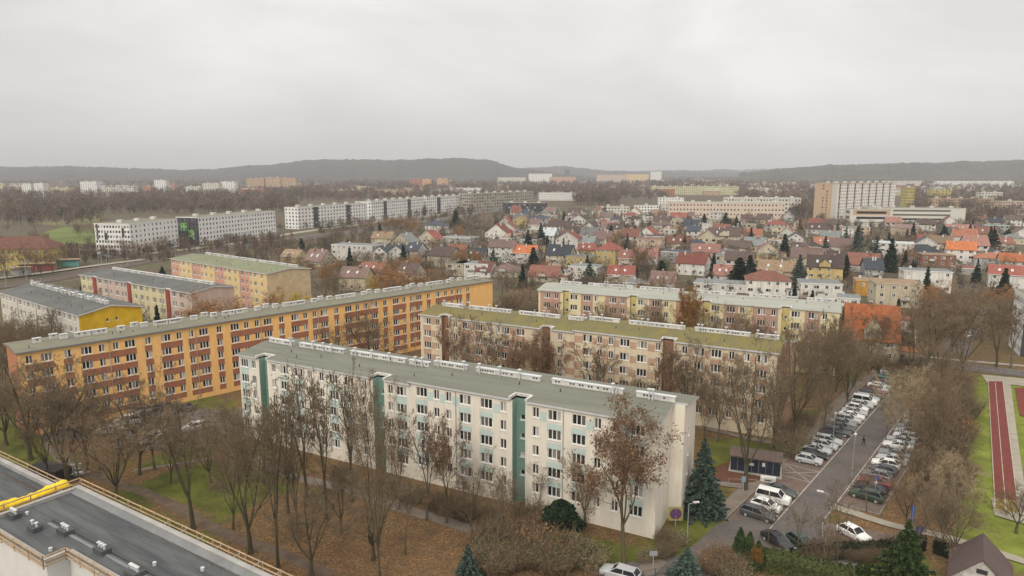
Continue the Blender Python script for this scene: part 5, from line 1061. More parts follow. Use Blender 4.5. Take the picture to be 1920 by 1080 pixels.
# ------------------------------------------------------------------ roof under construction, bottom left
WOOD=mat('raw_timber',(.42,.29,.17),.85,.2,2.,fine=.2); BIT=mat('bitumen_sheet',(.05,.056,.06),.75,.18,1.,col2=(.105,.11,.11),fine=.15,spec=.25,aniso=(.12,1.1,1)); ZW=simple('fresh_white_render',(.62,.61,.58),.9,var=.05); TARP=mat('yellow_tarp',(.85,.58,.01),.6,.12,.9)
ZA=R(-32.6); zx,zy=-45.0,67.6
def zbuild():
    e=empty('flat_roof_building',(zx,zy,0),ZA,'flat dark-roofed building still under construction at the bottom left corner','building')
    # local frame: x along the eave, y towards -camera side is negative -> body lies at y in [-W,0]
    M=MB(); zt=13.55
    pts=[(0,-8.6),(12.4,-8.6),(12.4,-6.8),(60,-6.8),(60,0),(0,0)]
    for i in range(6):
        a,b=pts[i],pts[(i+1)%6]; wall(M,a,b,0,zt,[],ZW)
    wall(M,(-42,-14),(0,-14),0,12.3,[],ZW); wall(M,(0,-14),(0,-8.6),0,12.3,[],ZW); wall(M,(0,0),(-42,0),0,12.3,[],ZW); M.obj('wall',e); PAR=simple('parapet_metal',(.36,.35,.33),.7,var=.12); FIL=simple('felt_edge',(.19,.195,.195),.8,var=.12)
    Q=MB(); Q.face([(0,-8.6,zt),(12.4,-8.6,zt),(12.4,0,zt),(0,0,zt)],BIT); Q.face([(12.4,-6.8,zt),(60,-6.8,zt),(60,0,zt),(12.4,0,zt)],BIT); Q.face([(-42,-14,12.3),(0,-14,12.3),(0,0,12.3),(-42,0,12.3)],BIT)
    r=Q.obj('roof',e)
    Q=MB(); LS=mat('roof_leaves',(.24,.10,.045),.95,.2,3.,col2=(.08,.05,.035),fine=.5)
    rs=random.Random(2)
    for i in range(1500):                                   # fallen leaves drifted along the parapet
        x=rs.uniform(13,40); y=-.75-abs(rs.gauss(0,.33)); 
        if rs.random()<.5: x=rs.uniform(-22,-2.5); y=-1.2-abs(rs.gauss(0,.5)); z=12.32
        else: z=zt+.02
        s=rs.uniform(.03,.08); a=rs.random()*6; Q.face([(x+s*math.cos(a),y+s*math.sin(a),z),(x-s*math.sin(a),y+s*math.cos(a),z+.03),(x-s*math.cos(a),y-s*math.sin(a),z)],LS)
    o=Q.obj('fallen_leaves',r); o['kind']='stuff'
    Q=MB()                                                  # parapets with sheet metal capping
    def par(x0,x1,y0,y1,z,h): Q.box(x0,x1,y0,y1,z+.001,z+h,PAR)
    par(0,60,-.45,.05,zt,.42); par(-.05,.4,-8.65,-.452,zt,.35); par(.402,12.45,-8.65,-8.3,zt,.3); par(12.1,12.45,-8.298,-6.85,zt,.3); par(12.452,60,-6.85,-6.5,zt,.3); par(-42,-.06,-.5,.05,12.3,.45); Q.obj('parapet',e)
    Q=MB()                                                  # ridged edge fillet of felt inside the front parapet
    Q.face([(.42,-1.0,zt+.01),(60,-1.0,zt+.01),(60,-.46,zt+.3),(.42,-.46,zt+.3)],FIL); Q.obj('felt_fillet',r)
    # timber guard rails
    def rail(p,q,z,h=1.05,sp=2.2):
        Q=MB(); L=math.hypot(q[0]-p[0],q[1]-p[1]); n=max(1,int(L/sp)); ux,uy=(q[0]-p[0])/L,(q[1]-p[1])/L
        for i in range(n+1):
            x,y=p[0]+ux*L*i/n,p[1]+uy*L*i/n; Q.box(x-.04,x+.04,y-.04,y+.04,z-.3,z+h,WOOD)
        for hz in (h-.12,h-.6,h-.98):
            Q.tube([(p[0],p[1],z+hz),(q[0],q[1],z+hz)],[.075,.075],WOOD,4)
        Q.obj('guard_rail',e)
    rail((0,.3),(58,.3),zt); rail((-.3,.3),(-.3,-8.9),zt); rail((-.3,-8.95),(12.75,-8.95),zt,.9); rail((12.75,-8.95),(12.75,-7.15),zt,.9); rail((12.75,-7.15),(58,-7.15),zt,.9); rail((-40,.3),(-.6,.3),12.3)
    for i in range(16):                                     # scaffold brackets outside the eave
        x=14+i*2.6; Q=MB(); Q.tube([(x,.35,zt-.4),(x+.1,1.3,zt-.2),(x+.1,1.3,zt-1.2)],[.03,.03,.03],TIN,4); Q.tube([(x+.1,1.3,zt-.2),(x+.1,1.3,zt+.1)],[.03,.03],TIN,4); Q.obj('scaffold_bracket',e)
    def vent(px,py,s=1.,n=3):
        X,Y=G(px,py,zt); dx,dy=X-zx,Y-zy; x=dx*math.cos(ZA)+dy*math.sin(ZA); y=-dx*math.sin(ZA)+dy*math.cos(ZA)
        Q=MB(); Q.box(x-.65*s,x+.65*s,y-.4*s,y+.4*s,zt+.002,zt+.45,BIT); v=Q.obj('vent_box',r); Q=MB()
        for i in range(n): xx=x-.4*s+.8*s*i/max(1,n-1) if n>1 else x; Q.tube([(xx,y,zt+.452),(xx,y,zt+.85)],[.1,.1],TIN,8); Q.tube([(xx,y,zt+.852),(xx,y,zt+.95)],[.19,.05],TIN,8)
        Q.obj('vent_cap',v)
    vent(27,970); vent(66,994,1,2); vent(123,1000,1.1,3); vent(192,1036,1.1,3); vent(253,1078,1.2,4); 
    for px,py in ((51,965),(95,1033),(380,1070),(290,1060)): 
        X,Y=G(px,py,zt); dx,dy=X-zx,Y-zy; x=dx*math.cos(ZA)+dy*math.sin(ZA); y=-dx*math.sin(ZA)+dy*math.cos(ZA); Q=MB(); Q.tube([(x,y,zt),(x,y,zt+.3)],[.16,.16],TIN,8); Q.obj('drain_cap',r)
    Q=MB()                                                  # cable duct and felt seams
    X,Y=G(100,975,zt); dx,dy=X-zx,Y-zy; x0=dx*math.cos(ZA)+dy*math.sin(ZA); y0=-dx*math.sin(ZA)+dy*math.cos(ZA)
    Q.box(x0,58,y0-.12,y0+.12,zt+.002,zt+.10,DARKM); Q.box(x0+.3,58,y0-.7,y0-.4,zt+.002,zt+.05,FIL); Q.obj('cable_duct',r)
    Q=MB()
    for i in range(1,9):
        y=-.98*i*.78; Q.box(.45,59,y-.03,y+.03,zt+.001,zt+.012,BIT)
    Q.obj('felt_seam',r)
    # lower glazed roof in the court
    Q=MB(); Q.box(13.6,40,-13,-7.6,0,11.2,ZW,top=BIT); Q.box(14.4,24,-12.4,-8.3,11.201,11.6,ANT); o=Q.obj('court_wing',e)
    Q=MB()
    for i in range(8):
        x=14.6+i*1.17; Q.face([(x,-12.2,11.62),(x+1.05,-12.2,11.62),(x+1.05,-8.5,11.75),(x,-8.5,11.75)],simple('skylight_glass',(.35,.42,.48),.15,spec=.6))
    Q.obj('skylight',o)
    return e
zb=zbuild()
# yellow tarpaulin slung like a trough along the side rail
rs=np.random.RandomState(4); nu,nv=34,12; V=[]
for i in range(nu):
    for j in range(nv):
        u=i/(nu-1); a=math.pi*(.95*j/(nv-1)+.02); y=-.6-7.2*u; r=.8+.08*math.sin(u*9)+.05*math.sin(u*31)
        V.append((-1.15+math.cos(a)*r*.8+rs.normal()*.02,y,13.65+math.sin(a)*r*.85+.10*math.sin(u*6.5+a)+.05*math.sin(u*60+a*3)+rs.normal()*.02))
Fq=[(i*nv+j,(i+1)*nv+j,(i+1)*nv+j+1,i*nv+j+1) for i in range(nu-1) for j in range(nv-1)]
me=npmesh('tarpaulin',V,Fq,[TARP]); me.polygons.foreach_set('use_smooth',[True]*len(Fq)); o=link('tarpaulin',me,None,(zx,zy,0),ZA); sm=o.modifiers.new('t','SOLIDIFY'); sm.thickness=.04; tag(o,'bright yellow tarpaulin slung over the timber guard rail','tarpaulin')
# ------------------------------------------------------------------ cars
RUB=simple('tyre_rubber',(.02,.02,.02),.8); RIM=simple('wheel_rim',(.40,.40,.41),.35); LAMP=simple('headlight_lens',(.6,.62,.62),.15,spec=.6); TAIL=simple('tail_light',(.25,.01,.01),.3); CG=simple('car_glass',(.015,.018,.022),.08,spec=.6,var=.02)
CARC={'silver':(.42,.43,.43),'white':(.72,.72,.70),'black':(.018,.018,.02),'dark grey':(.07,.075,.08),'grey':(.20,.205,.21),'red':(.17,.035,.03),'teal blue':(.02,.22,.26),'dark green':(.03,.06,.04),'blue':(.04,.07,.16),'champagne':(.36,.33,.27)}
def carpaint(k): return mat('car_paint_'+k.replace(' ','_'),CARC[k],.28,.03,.5,spec=.5)
def loft(M,st,m):
    # st: list of rings of equal length
    for a,b in zip(st[:-1],st[1:]):
        n=len(a)
        for i in range(n-1): M.face([a[i],a[i+1],b[i+1],b[i]],m)
    M.face(st[0],m); M.face(st[-1][::-1],m)
def carparts(kind):
    if kind=='hatchback': L=4.0; prof=[(-2.0,.35,.62,.80),(-1.93,.22,.80,.84),(-1.4,.2,.90,.87),(-.95,.2,.97,.88),(0,.2,.98,.88),(1.0,.2,1.0,.88),(1.7,.22,1.0,.86),(1.95,.28,.92,.82),(2.0,.4,.75,.78)]; roof=[(-1.0,.98,.80),(-.3,1.44,.62),(1.25,1.48,.60),(1.88,1.0,.74)]
    elif kind=='saloon': L=4.5; prof=[(-2.25,.35,.60,.80),(-2.15,.22,.76,.85),(-1.5,.2,.86,.88),(-.95,.2,.94,.89),(0,.2,.96,.89),(1.1,.2,.98,.89),(1.9,.2,.98,.87),(2.2,.26,.92,.83),(2.25,.4,.75,.8)]; roof=[(-1.0,.95,.80),(-.25,1.38,.60),(.85,1.40,.58),(1.6,.99,.74)]
    elif kind=='estate': L=4.6; prof=[(-2.3,.35,.62,.80),(-2.2,.22,.80,.86),(-1.55,.2,.92,.89),(-1.0,.2,.98,.9),(0,.2,1.0,.9),(1.2,.2,1.02,.9),(2.1,.22,1.02,.88),(2.28,.3,.95,.84),(2.3,.4,.8,.8)]; roof=[(-1.05,1.0,.82),(-.35,1.48,.64),(1.75,1.5,.62),(2.2,1.03,.76)]
    else: L=4.6; prof=[(-2.3,.4,.75,.82),(-2.2,.28,1.0,.88),(-1.6,.25,1.12,.92),(-1.2,.25,1.2,.93),(0,.25,1.22,.93),(1.2,.25,1.22,.93),(2.1,.25,1.2,.92),(2.28,.32,1.1,.9),(2.3,.45,.9,.86)]; roof=[(-1.35,1.2,.86),(-.75,1.82,.76),(2.0,1.86,.76),(2.25,1.2,.86)]
    def body(m):
        M=MB(); rings=[]
        for x,zb,zt_,hw in prof: rings.append([(x,-hw*.86,zb),(x,-hw,zb+.18),(x,-hw,zt_-.14),(x,-hw*.86,zt_),(x,0,zt_+.04),(x,hw*.86,zt_),(x,hw,zt_-.14),(x,hw,zb+.18),(x,hw*.86,zb)])
        loft(M,rings,m)
        (x0,z0,w0),(x1,z1,w1),(x2,z2,w2),(x3,z3,w3)=roof; M.face([(x1,-w1,z1),(x2,-w2,z2),(x2,0,z2+.04),(x1,0,z1+.04)],m); M.face([(x1,0,z1+.04),(x2,0,z2+.04),(x2,w2,z2),(x1,w1,z1)],m)
        for sy in (-1,1):                                     # pillars
            for (xa,za,wa,xb,zb_,wb) in ((x0,z0,w0,x1,z1,w1),(x3,z3,w3,x2,z2,w2),(x0+(x3-x0)*.5-.05,z0+.02,w0+.0,x1+(x2-x1)*.42,z1,w1)):
                M.tube([(xa,sy*wa,za-.03),(xb,sy*wb,zb_)],[.055,.055],m,4)
        return M
    def glassm():
        M=MB(); (x0,z0,w0),(x1,z1,w1),(x2,z2,w2),(x3,z3,w3)=roof; g=CG; e=.01
        a=[(x0,-w0,z0-.05),(x1,-w1,z1-e),(x2,-w2,z2-e),(x3,-w3,z3-.05)]; M.face(a[::-1],g); b=[(p[0],-p[1],p[2]) for p in a]; M.face(b,g)
        M.face([a[0],b[0],b[1],a[1]][::-1],g); M.face([a[3],b[3],b[2],a[2]],g); return M.mesh('window')
    def wheel():
        M=MB(); M.tube([(0,-.11,0),(0,.11,0)],[.32,.32],RUB,14); Q=MB(); Q.tube([(0,-.125,0),(0,.125,0)],[.2,.2],RIM,10); return M.mesh('wheel'),Q.mesh('rim')
    xf,xr=prof[0][0],prof[-1][0]; M=MB(); M.box(-.02,.05,-.17,.17,-.07,.07,LAMP); hl=M.mesh('headlight'); M=MB(); M.box(-.05,.02,-.12,.12,-.1,.1,TAIL); tl=M.mesh('tail_light')
    return dict(body=body,glass=glassm(),wheel=wheel(),hl=hl,tl=tl,L=L,zh=prof[1][2]-.14)
CP={k:carparts(k) for k in ('hatchback','saloon','estate','van')}; CB={}
CARS=[]
def car(x,y,ang,col,kind,label=None,group='parked cars'):
    c=CP[kind]; 
    if (col,kind) not in CB:
        e=empty('parked_car',(x,y,.03),ang,None,'car',group); M=c['body'](carpaint(col)); link('body',M.mesh('body',True) if False else M.mesh('body'),e); link('window',c['glass'],e); L=c['L']
        for sx in (-1,1):
            for sy in (-1,1):
                w_=link('wheel',c['wheel'][0],e,(sx*L*.31,sy*.78,.32)); link('rim',c['wheel'][1],w_)
        for sy in (-1,1): link('headlight',c['hl'],e,(-L/2+.0,sy*.6,c['zh'])); link('tail_light',c['tl'],e,(L/2-.02,sy*.62,c['zh']+.12))
        CB[(col,kind)]=e
    else:
        e=copy_tree(CB[(col,kind)]); e.location=(x,y,.03); e.rotation_euler=(0,0,ang); e['group']=group; TOP.append(e)
    e['label']=label or f"{col} {kind}"; e['auto']=0 if label else 1; CARS.append(e); return e
KA=math.atan2(KD[1],KD[0]); CR=random.Random(9)
row=[(9.6,'silver','hatchback'),(12.4,'black','saloon'),(15.2,'silver','saloon'),(18.,'silver','hatchback'),(20.8,'silver','estate'),(23.6,'black','hatchback'),(26.3,'dark grey','estate'),(29.,'dark grey','saloon'),(31.8,'grey','saloon'),(34.6,'silver','estate'),(37.4,'white','saloon'),
 (40.1,'silver','saloon'),(42.9,'white','hatchback'),(45.7,'silver','hatchback'),(51.,'white','van'),(53.9,'silver','estate'),(56.7,'dark grey','estate'),(59.5,'red','hatchback'),(62.3,'silver','hatchback'),(65.2,'white','saloon'),(68.,'dark grey','saloon'),(70.8,'teal blue','estate'),(73.8,'grey','saloon'),(77,'silver','hatchback')]
row+=[(0,'white','estate'),(0,'silver','saloon'),(0,'dark grey','hatchback')]
row=[(9.6+2.62*i,c,k) for i,(a,c,k) in enumerate(row)]
for i,(a,c,k) in enumerate(row):
    x,y=S(a,2.9+CR.uniform(-.3,.3)); car(x,y,KA-R(90)+math.pi+R(CR.uniform(-3,3))+R(8),c,k,f"{c} {k} parked in the long left kerbside row, space {['one','two','three','four','five','six','seven','eight','nine','ten','eleven','twelve','thirteen','fourteen','fifteen','sixteen','seventeen','eighteen','nineteen','twenty','twenty-one','twenty-two','twenty-three','twenty-four','twenty-five','twenty-six','twenty-seven'][i]} from near end",'cars in the left kerbside row')
row2=[(-4.5,'dark grey','saloon'),(-7.4,'white','van'),(-10.2,'white','hatchback'),(-13.2,'dark grey','estate')]
for (a,c,k),t in zip(row2,('grey saloon at the far end of the near left group behind a bare tree','white van in the near left group of four cars','white hatchback in the near left group of four cars','dark estate car nearest the bend in the near left group')):
    x,y=S(a,3.0); car(x,y,KA-R(90)+math.pi+R(CR.uniform(-4,8)),c,k,t)
row3=[(2.,'dark green','estate'),(4.9,'black','saloon'),(7.8,'red','saloon'),(10.8,'grey','hatchback'),(13.6,'dark grey','hatchback'),(16.6,'white','hatchback'),(19.4,'silver','saloon'),(22.3,'grey','saloon'),(27.5,'white','saloon'),(30.3,'silver','saloon'),(33.1,'white','hatchback'),(36,'silver','estate'),(38.8,'grey','saloon'),(41.7,'silver','hatchback'),(44.5,'champagne','van'),(49,'silver','saloon'),(0,'white','hatchback'),(0,'dark grey','saloon')]
row3=[(2.+2.7*i+(1.5 if i>7 else 0),c,k) for i,(a,c,k) in enumerate(row3)]
for i,(a,c,k) in enumerate(row3):
    x,y=S(a,12.9+CR.uniform(-.3,.3)); car(x,y,KA-R(90)+R(CR.uniform(-4,4)),c,k,f"{c} {k} in the right row under the thicket, space {['one','two','three','four','five','six','seven','eight','nine','ten','eleven','twelve','thirteen','fourteen','fifteen','sixteen','seventeen','eighteen'][i]} from near end",'cars in the right row')
car(*G(1458,1022),R(112),'black','saloon','black car parked beside the bare tree where the lane bends'); car(*G(1503,1026),R(112),'dark green','hatchback','dark green hatchback half hidden by a bare tree next to the black car'); car(*G(1600,1008),R(118),'white','hatchback','white hatchback on the red paving by the dark hedge')
car(*G(1163,1084),R(-30),'silver','estate','silver estate car cut by the bottom edge below the big leafy tree')
for px,py,c,k,an in [(240,796,'white','van',20),(322,786,'grey','saloon',10),(366,806,'silver','estate',35),(306,812,'white','hatchback',60),(281,828,'silver','saloon',70),(205,812,'white','saloon',15),(345,770,'dark grey','saloon',0),(265,775,'silver','hatchback',5),(300,770,'black','estate',5)]:
    x,y=G(px,py); car(x,y,R(an),c,k,None,'cars behind the park trees')
for px,py,c,k,an in [(1696,642,'white','saloon',10),(1700,650,'silver','hatchback',10),(1838,598,'silver','saloon',50),(1832,606,'dark grey','saloon',50),(1826,614,'grey','estate',50),(1820,622,'silver','hatchback',50),(1845,590,'white','hatchback',50),(1852,582,'silver','saloon',50),(1815,632,'white','saloon',50),(1582,668,'white','saloon',0),(1548,702,'white','estate',30),(1870,575,'grey','saloon',40)]:
    x,y=G(px,py); car(x,y,R(an),c,k,None,'cars on the far streets')
# ------------------------------------------------------------------ street furniture
def pole(name,px,py,h,label,cat,build,r=.07,m=None):
    X,Y=G(px,py); e=empty(name,(X,Y,0),0,label,cat); M=MB(); M.tube([(0,0,0),(0,0,h)],[r,r*.7],m or GREYM,8); M.obj('pole',e); build(e,h); return e
def lamp_head(ang):
    def b(e,h):
        M=MB(); c,s=math.cos(ang),math.sin(ang); M.tube([(0,0,h-.05),(c*.7,s*.7,h+.12)],[.04,.035],GREYM,6); M.obj('arm',e)
        M=MB(); p=[(c*.6-s*.14,s*.6+c*.14),(c*.6+s*.14,s*.6-c*.14),(c*1.35+s*.14,s*1.35-c*.14),(c*1.35-s*.14,s*1.35+c*.14)]; z=h+.08
        M.face([(x,y,z) for x,y in p],LAMP); M.face([(x,y,z+.14) for x,y in p][::-1],CHW)
        for i in range(4): a,q=p[i],p[(i+1)%4]; M.face([(*a,z),(*q,z),(*q,z+.14),(*a,z+.14)],CHW)
        M.obj('lamp_head',e)
    return b
pole('street_lamp',1545,1048,8.3,'street lamp with a pale head over the road bend','street lamp',lamp_head(R(150)))
pole('street_lamp',1596,905,7.2,'street lamp whose head hangs beside the walking man','street lamp',lamp_head(R(60)))
pole('street_lamp',1288,1022,5.5,'short street lamp in the bushes by the end wall','street lamp',lamp_head(R(10)))
pole('street_lamp',1591,760,7.5,'street lamp halfway along the parked cars','street lamp',lamp_head(R(60)))
pole('street_lamp',1560,850,6.5,'thin grey street lamp near the first silver car','street lamp',lamp_head(R(60)))
SB=simple('sign_blue',(.10,.085,.24),.5); SR=simple('sign_red',(.20,.03,.06),.5); SY=simple('sign_yellow',(.36,.32,.12),.6); SG=simple('sign_back',(.30,.32,.34),.5)
def disc(M,c,r,m,n=24,ax='y',off=0,t=.03,rin=0):
    pts=[(c[0]+r*math.cos(6.2832*i/n),c[1]+off,c[2]+r*math.sin(6.2832*i/n)) for i in range(n)]; M.face(pts,m)
def nostop(scale,square):
    def b(e,h):
        M=MB(); s=scale; 
        if square: M.box(-s,s,-.03,.03,h-2*s,h,SY); M.obj('board',e)
        M=MB(); c=(0,-.04,h-s); disc(M,c,s*.8,SR); disc(M,c,s*.66,SB,off=-.008)
        for a in (R(45),R(-45)):
            dx,dz=math.cos(a)*s*.66,math.sin(a)*s*.66; nx,nz=-math.sin(a)*s*.07,math.cos(a)*s*.07; y=c[1]-(.016 if a>0 else .020)
            M.face([(c[0]-dx-nx,y,c[2]-dz-nz),(c[0]+dx-nx,y,c[2]+dz-nz),(c[0]+dx+nx,y,c[2]+dz+nz),(c[0]-dx+nx,y,c[2]-dz+nz)],SR)
        M.obj('sign_face',e)
    return b
pole('road_sign',1266,988,2.8,'round blue and red no-stopping sign on a yellow square by the end wall','road sign',nostop(.95,True))
def plate(w_,h_,m,bar=False):
    def b(e,h):
        M=MB(); M.box(-w_/2,w_/2,-.02,.02,h-h_,h,m); M.obj('sign_plate',e)
    return b
pole('road_sign',1640,930,3.2,'round violet-blue sign above the dark green car','road sign',lambda e,h:(lambda M:(disc(M,(0,-.04,h-.4),.42,SB),M.box(-.2,.2,-.06,-.03,h-1.3,h-.9,CHW),M.obj('sign_face',e)))(MB()))
pole('road_sign',1393,925,2.6,'blue-grey signpost at the corner of the pavement','road sign',plate(.6,.9,simple('sign_pale_blue',(.22,.33,.45),.6)),r=.1)
pole('road_sign',1224,1078,3.0,'grey sign plate seen from behind at the bottom lane','road sign',plate(.9,.6,SG)); pole('road_sign',1708,1000,3.8,'tall narrow blue banner sign between the trees','road sign',plate(.5,2.2,simple('sign_mid_blue',(.05,.12,.38),.5)))
pole('road_sign',1722,1012,1.9,'dark blue round sign low among the shrubs','road sign',lambda e,h:(lambda M:(disc(M,(0,-.04,h-.5),.6,SB),M.obj('sign_face',e)))(MB()))
# dark kiosk
def kiosk():
    X,Y=G(1369,884); a=R(-22); e=empty('kiosk',(X,Y,0),a,'dark navy refuse shelter with a brown roof beneath the tall bare tree','shelter'); NV=simple('navy_cladding',(.022,.027,.045),.6); M=MB()
    L,D,h=7.2,3.6,2.6; wall(M,(0,0),(L,0),.35,h,[],NV); wall(M,(L,0),(L,D),.35,h,[(.7,1.8,.4,2.3)],simple('glass_side',(.14,.17,.19),.4),.1,fill=DARKM); wall(M,(L,D),(0,D),.35,h,[],NV); wall(M,(0,D),(0,0),.35,h,[],simple('pale_side',(.35,.34,.32),.8)); M.obj('wall',e)
    Q=MB(); Q.box(-.25,L+.25,-.25,D+.25,0,.349,CONC); Q.obj('base',e); Q=MB(); Q.box(-.3,L+.3,-.35,D+.3,h+.002,h+.2,simple('brown_board',(.12,.085,.07),.8)); 
    for i in range(10): Q.box(-.3+i*.83,-.26+i*.83,-.35,D+.3,h+.202,h+.23,DARKM)
    Q.obj('roof',e); Q=MB()
    for i in range(1,7): Q.box(i*L/7-.02,i*L/7+.02,-.03,-.003,.4,h-.05,GREYM)
    Q.obj('cladding_joint',e); Q=MB(); Q.box(2.6,3.4,-.06,-.031,1.5,1.9,CHW); Q.box(4.6,5.,-.06,-.031,1.6,2.2,CHW); Q.obj('notice',e); return e
kiosk()
X,Y=G(1440,903); M=MB(); M.box(-1.1,1.1,-.5,.5,0,.75,CHW); M.box(-.5,.5,-.51,-.5,.3,.5,DARKM); o=M.obj('utility_cabinet'); o.location=(X,Y,0); o.rotation_euler=(0,0,R(-22)); tag(o,'low white box cabinet on the soil in front of the navy shelter','cabinet')
# entrance porch of the nearest block (a part added to it), garden house, hedges
def fence(pts,h,label,m=GREYM,sp=1.6,rails=(.95,.25)):
    P=[G(*p) for p in pts]; e=empty('railing',(P[0][0],P[0][1],0),0,label,'railing','low railings'); 
    for i in range(len(P)-1):
        L=math.hypot(P[i+1][0]-P[i][0],P[i+1][1]-P[i][1]); n=max(1,int(L/sp)); q0=(P[i][0]-P[0][0],P[i][1]-P[0][1]); q1=(P[i+1][0]-P[0][0],P[i+1][1]-P[0][1]); M=MB()
        for k in range(n+1): x=q0[0]+(q1[0]-q0[0])*k/n; y=q0[1]+(q1[1]-q0[1])*k/n; M.tube([(x,y,0),(x,y,h)],[.035,.035],m,5)
        for rr in rails: M.tube([(*q0,h*rr),(*q1,h*rr)],[.025,.025],m,5)
        M.obj('rail_section',e)
fence([(1366,910),(1418,912)],1.1,'short grey railing beside the pavement corner'); fence([(1700,676),(1800,688),(1925,706)],1.2,'grey railing along the cross street at the sports ground'); fence([(1205,1086),(1275,1070)],1.,'low dark railing at the bottom of the lane',DARKM)
def gardenhouse():
    hw,rh,W=2.6,2.7,5.4; X,Y=G(1844,1049,hw+rh); X2,Y2=G(1844,1003,hw+rh); D=math.hypot(X2-X,Y2-Y); yaw=-math.atan2(X2-X,Y2-Y); e=empty('garden_house',(X,Y,0),yaw,'small house with a plain dark brown pitched roof and white gable, bottom right','house')
    WS=mat('stained_white',(.62,.60,.56),.9,.3,.9,col2=(.25,.24,.22)); M=MB(); wall(M,(-W/2,0),(W/2,0),0,hw,[(1.8,2.9,.9,1.9)],WS,.12); wall(M,(W/2,0),(W/2,D),0,hw,[],WS); wall(M,(W/2,D),(-W/2,D),0,hw,[],WS); wall(M,(-W/2,D),(-W/2,0),0,hw,[],WS); M.face([(-W/2,0,hw),(W/2,0,hw),(0,0,hw+rh)],WS); M.face([(W/2,D,hw),(-W/2,D,hw),(0,D,hw+rh)],WS); M.box(-.5,.5,-.05,-.002,hw+1.,hw+1.5,DARKM); M.obj('wall',e)
    Q=MB(); o=.35; k=rh/(W/2); t=.12; BR=mat('dark_brown_sheet',(.11,.075,.07),.8,.1,.6)
    for s in (-1,1):
        a=[(s*(W/2+o),-o,hw-o*k),(s*(W/2+o),D+o,hw-o*k),(0,D+o,hw+rh),(0,-o,hw+rh)]; u=[(p[0],p[1],p[2]+t) for p in a]
        Q.face(u if s>0 else u[::-1],BR); Q.face(a,BR)
        for i in range(4): Q.face([a[i],a[(i+1)%4],u[(i+1)%4],u[i]],BR)
    Q.obj('roof',e); put_windows(e,[(-W/2+1.8,.12,.9,0,1.1,1.,2)]); return e
gardenhouse()
def hedge(pts,wd,h,label,m,dens=260,leaf=.13):
    P=smooth([G(*p) for p in pts],6); rs=np.random.RandomState(len(label)); C=[]; M=MB()
    for i in range(len(P)-1):
        dx,dy=P[i+1][0]-P[i][0],P[i+1][1]-P[i][1]; L=math.hypot(dx,dy); n=int(dens*L); t=rs.random(n); s=rs.uniform(-1,1,n); q=np.abs(rs.normal(size=n)); z=h*rs.random(n)**.5; edge=rs.random(n)<.5
        z=np.where(edge,h*(.95+.07*np.sin(t*5+i)),z); s=np.where(edge,s,np.sign(s)*(1-.08*rs.random(n))); C.append(np.stack([P[i][0]+dx*t-dy/L*s*wd/2,P[i][1]+dy*t+dx/L*s*wd/2,z+rs.normal(size=n)*.06],1))
        a=(P[i][0],P[i][1]);b=(P[i+1][0],P[i+1][1]); nx,ny=-dy/L*wd*.42,dx/L*wd*.42
        for sg in (1,-1): M.face([(a[0]+nx*sg,a[1]+ny*sg,0),(b[0]+nx*sg,b[1]+ny*sg,0),(b[0]+nx*sg,b[1]+ny*sg,h*.9),(a[0]+nx*sg,a[1]+ny*sg,h*.9)],m)
        M.face([(a[0]-nx,a[1]-ny,h*.9),(b[0]-nx,b[1]-ny,h*.9),(b[0]+nx,b[1]+ny,h*.9),(a[0]+nx,a[1]+ny,h*.9)],m)
    C=np.concatenate(C); v,f=leaf_quads(C,leaf,rs); core=np.array(M.v); v2=np.concatenate([v,core]); ff=np.concatenate([f,np.array(M.f)+len(v)]); o=link('hedge',npmesh('hedge',v2,ff,[m])); tag(o,label,'hedge','clipped hedges')
HG=mat('hedge_green',(.045,.07,.018),.9,.35,2.,col2=(.09,.085,.03)); HD=mat('dark_hedge_green',(.02,.032,.014),.9,.3,2.)
hedge([(1432,1066),(1480,1072),(1540,1090),(1600,1105)],2.6,2.,'broad yellow-green clipped hedge in the bottom garden',HG)
hedge([(1500,1052),(1580,1046),(1670,1040),(1730,1030)],1.1,1.7,'long dark hedge between the garden lawn and the car park',HD)
hedge([(1750,1035),(1790,1048)],1.,1.5,'short dark hedge beside the brown-roofed house',HD); 
for i,px in enumerate((1560,1575,1592,1610,1625)): 
    X,Y=G(px,1078); tree_at(X,Y,1.5,'th',.8)
tree(1418,1075,1020,'o',22,'small tree with orange leaves beside the columnar evergreens'); shrub(*G(1375,1090),2,1.1,'yellow-green shrub below the columnar evergreens'); shrub(*G(1640,692),3,1.6)
hedge([(1660,650),(1700,648)],5,3.6,'dark rounded hedge mass beside the corner house',HD,160,.2)
M=MB(); M.box(-2.6,2.6,-.06,.06,.3,1.3,CHW); M.box(-2.3,-2.2,-.04,.04,0,.299,GREYM); M.box(2.2,2.3,-.04,.04,0,.299,GREYM); o=M.obj('banner'); X,Y=G(1672,662); o.location=(X,Y,0); o.rotation_euler=(0,0,R(4)); tag(o,'long white banner standing in front of the dark hedge mass','banner')
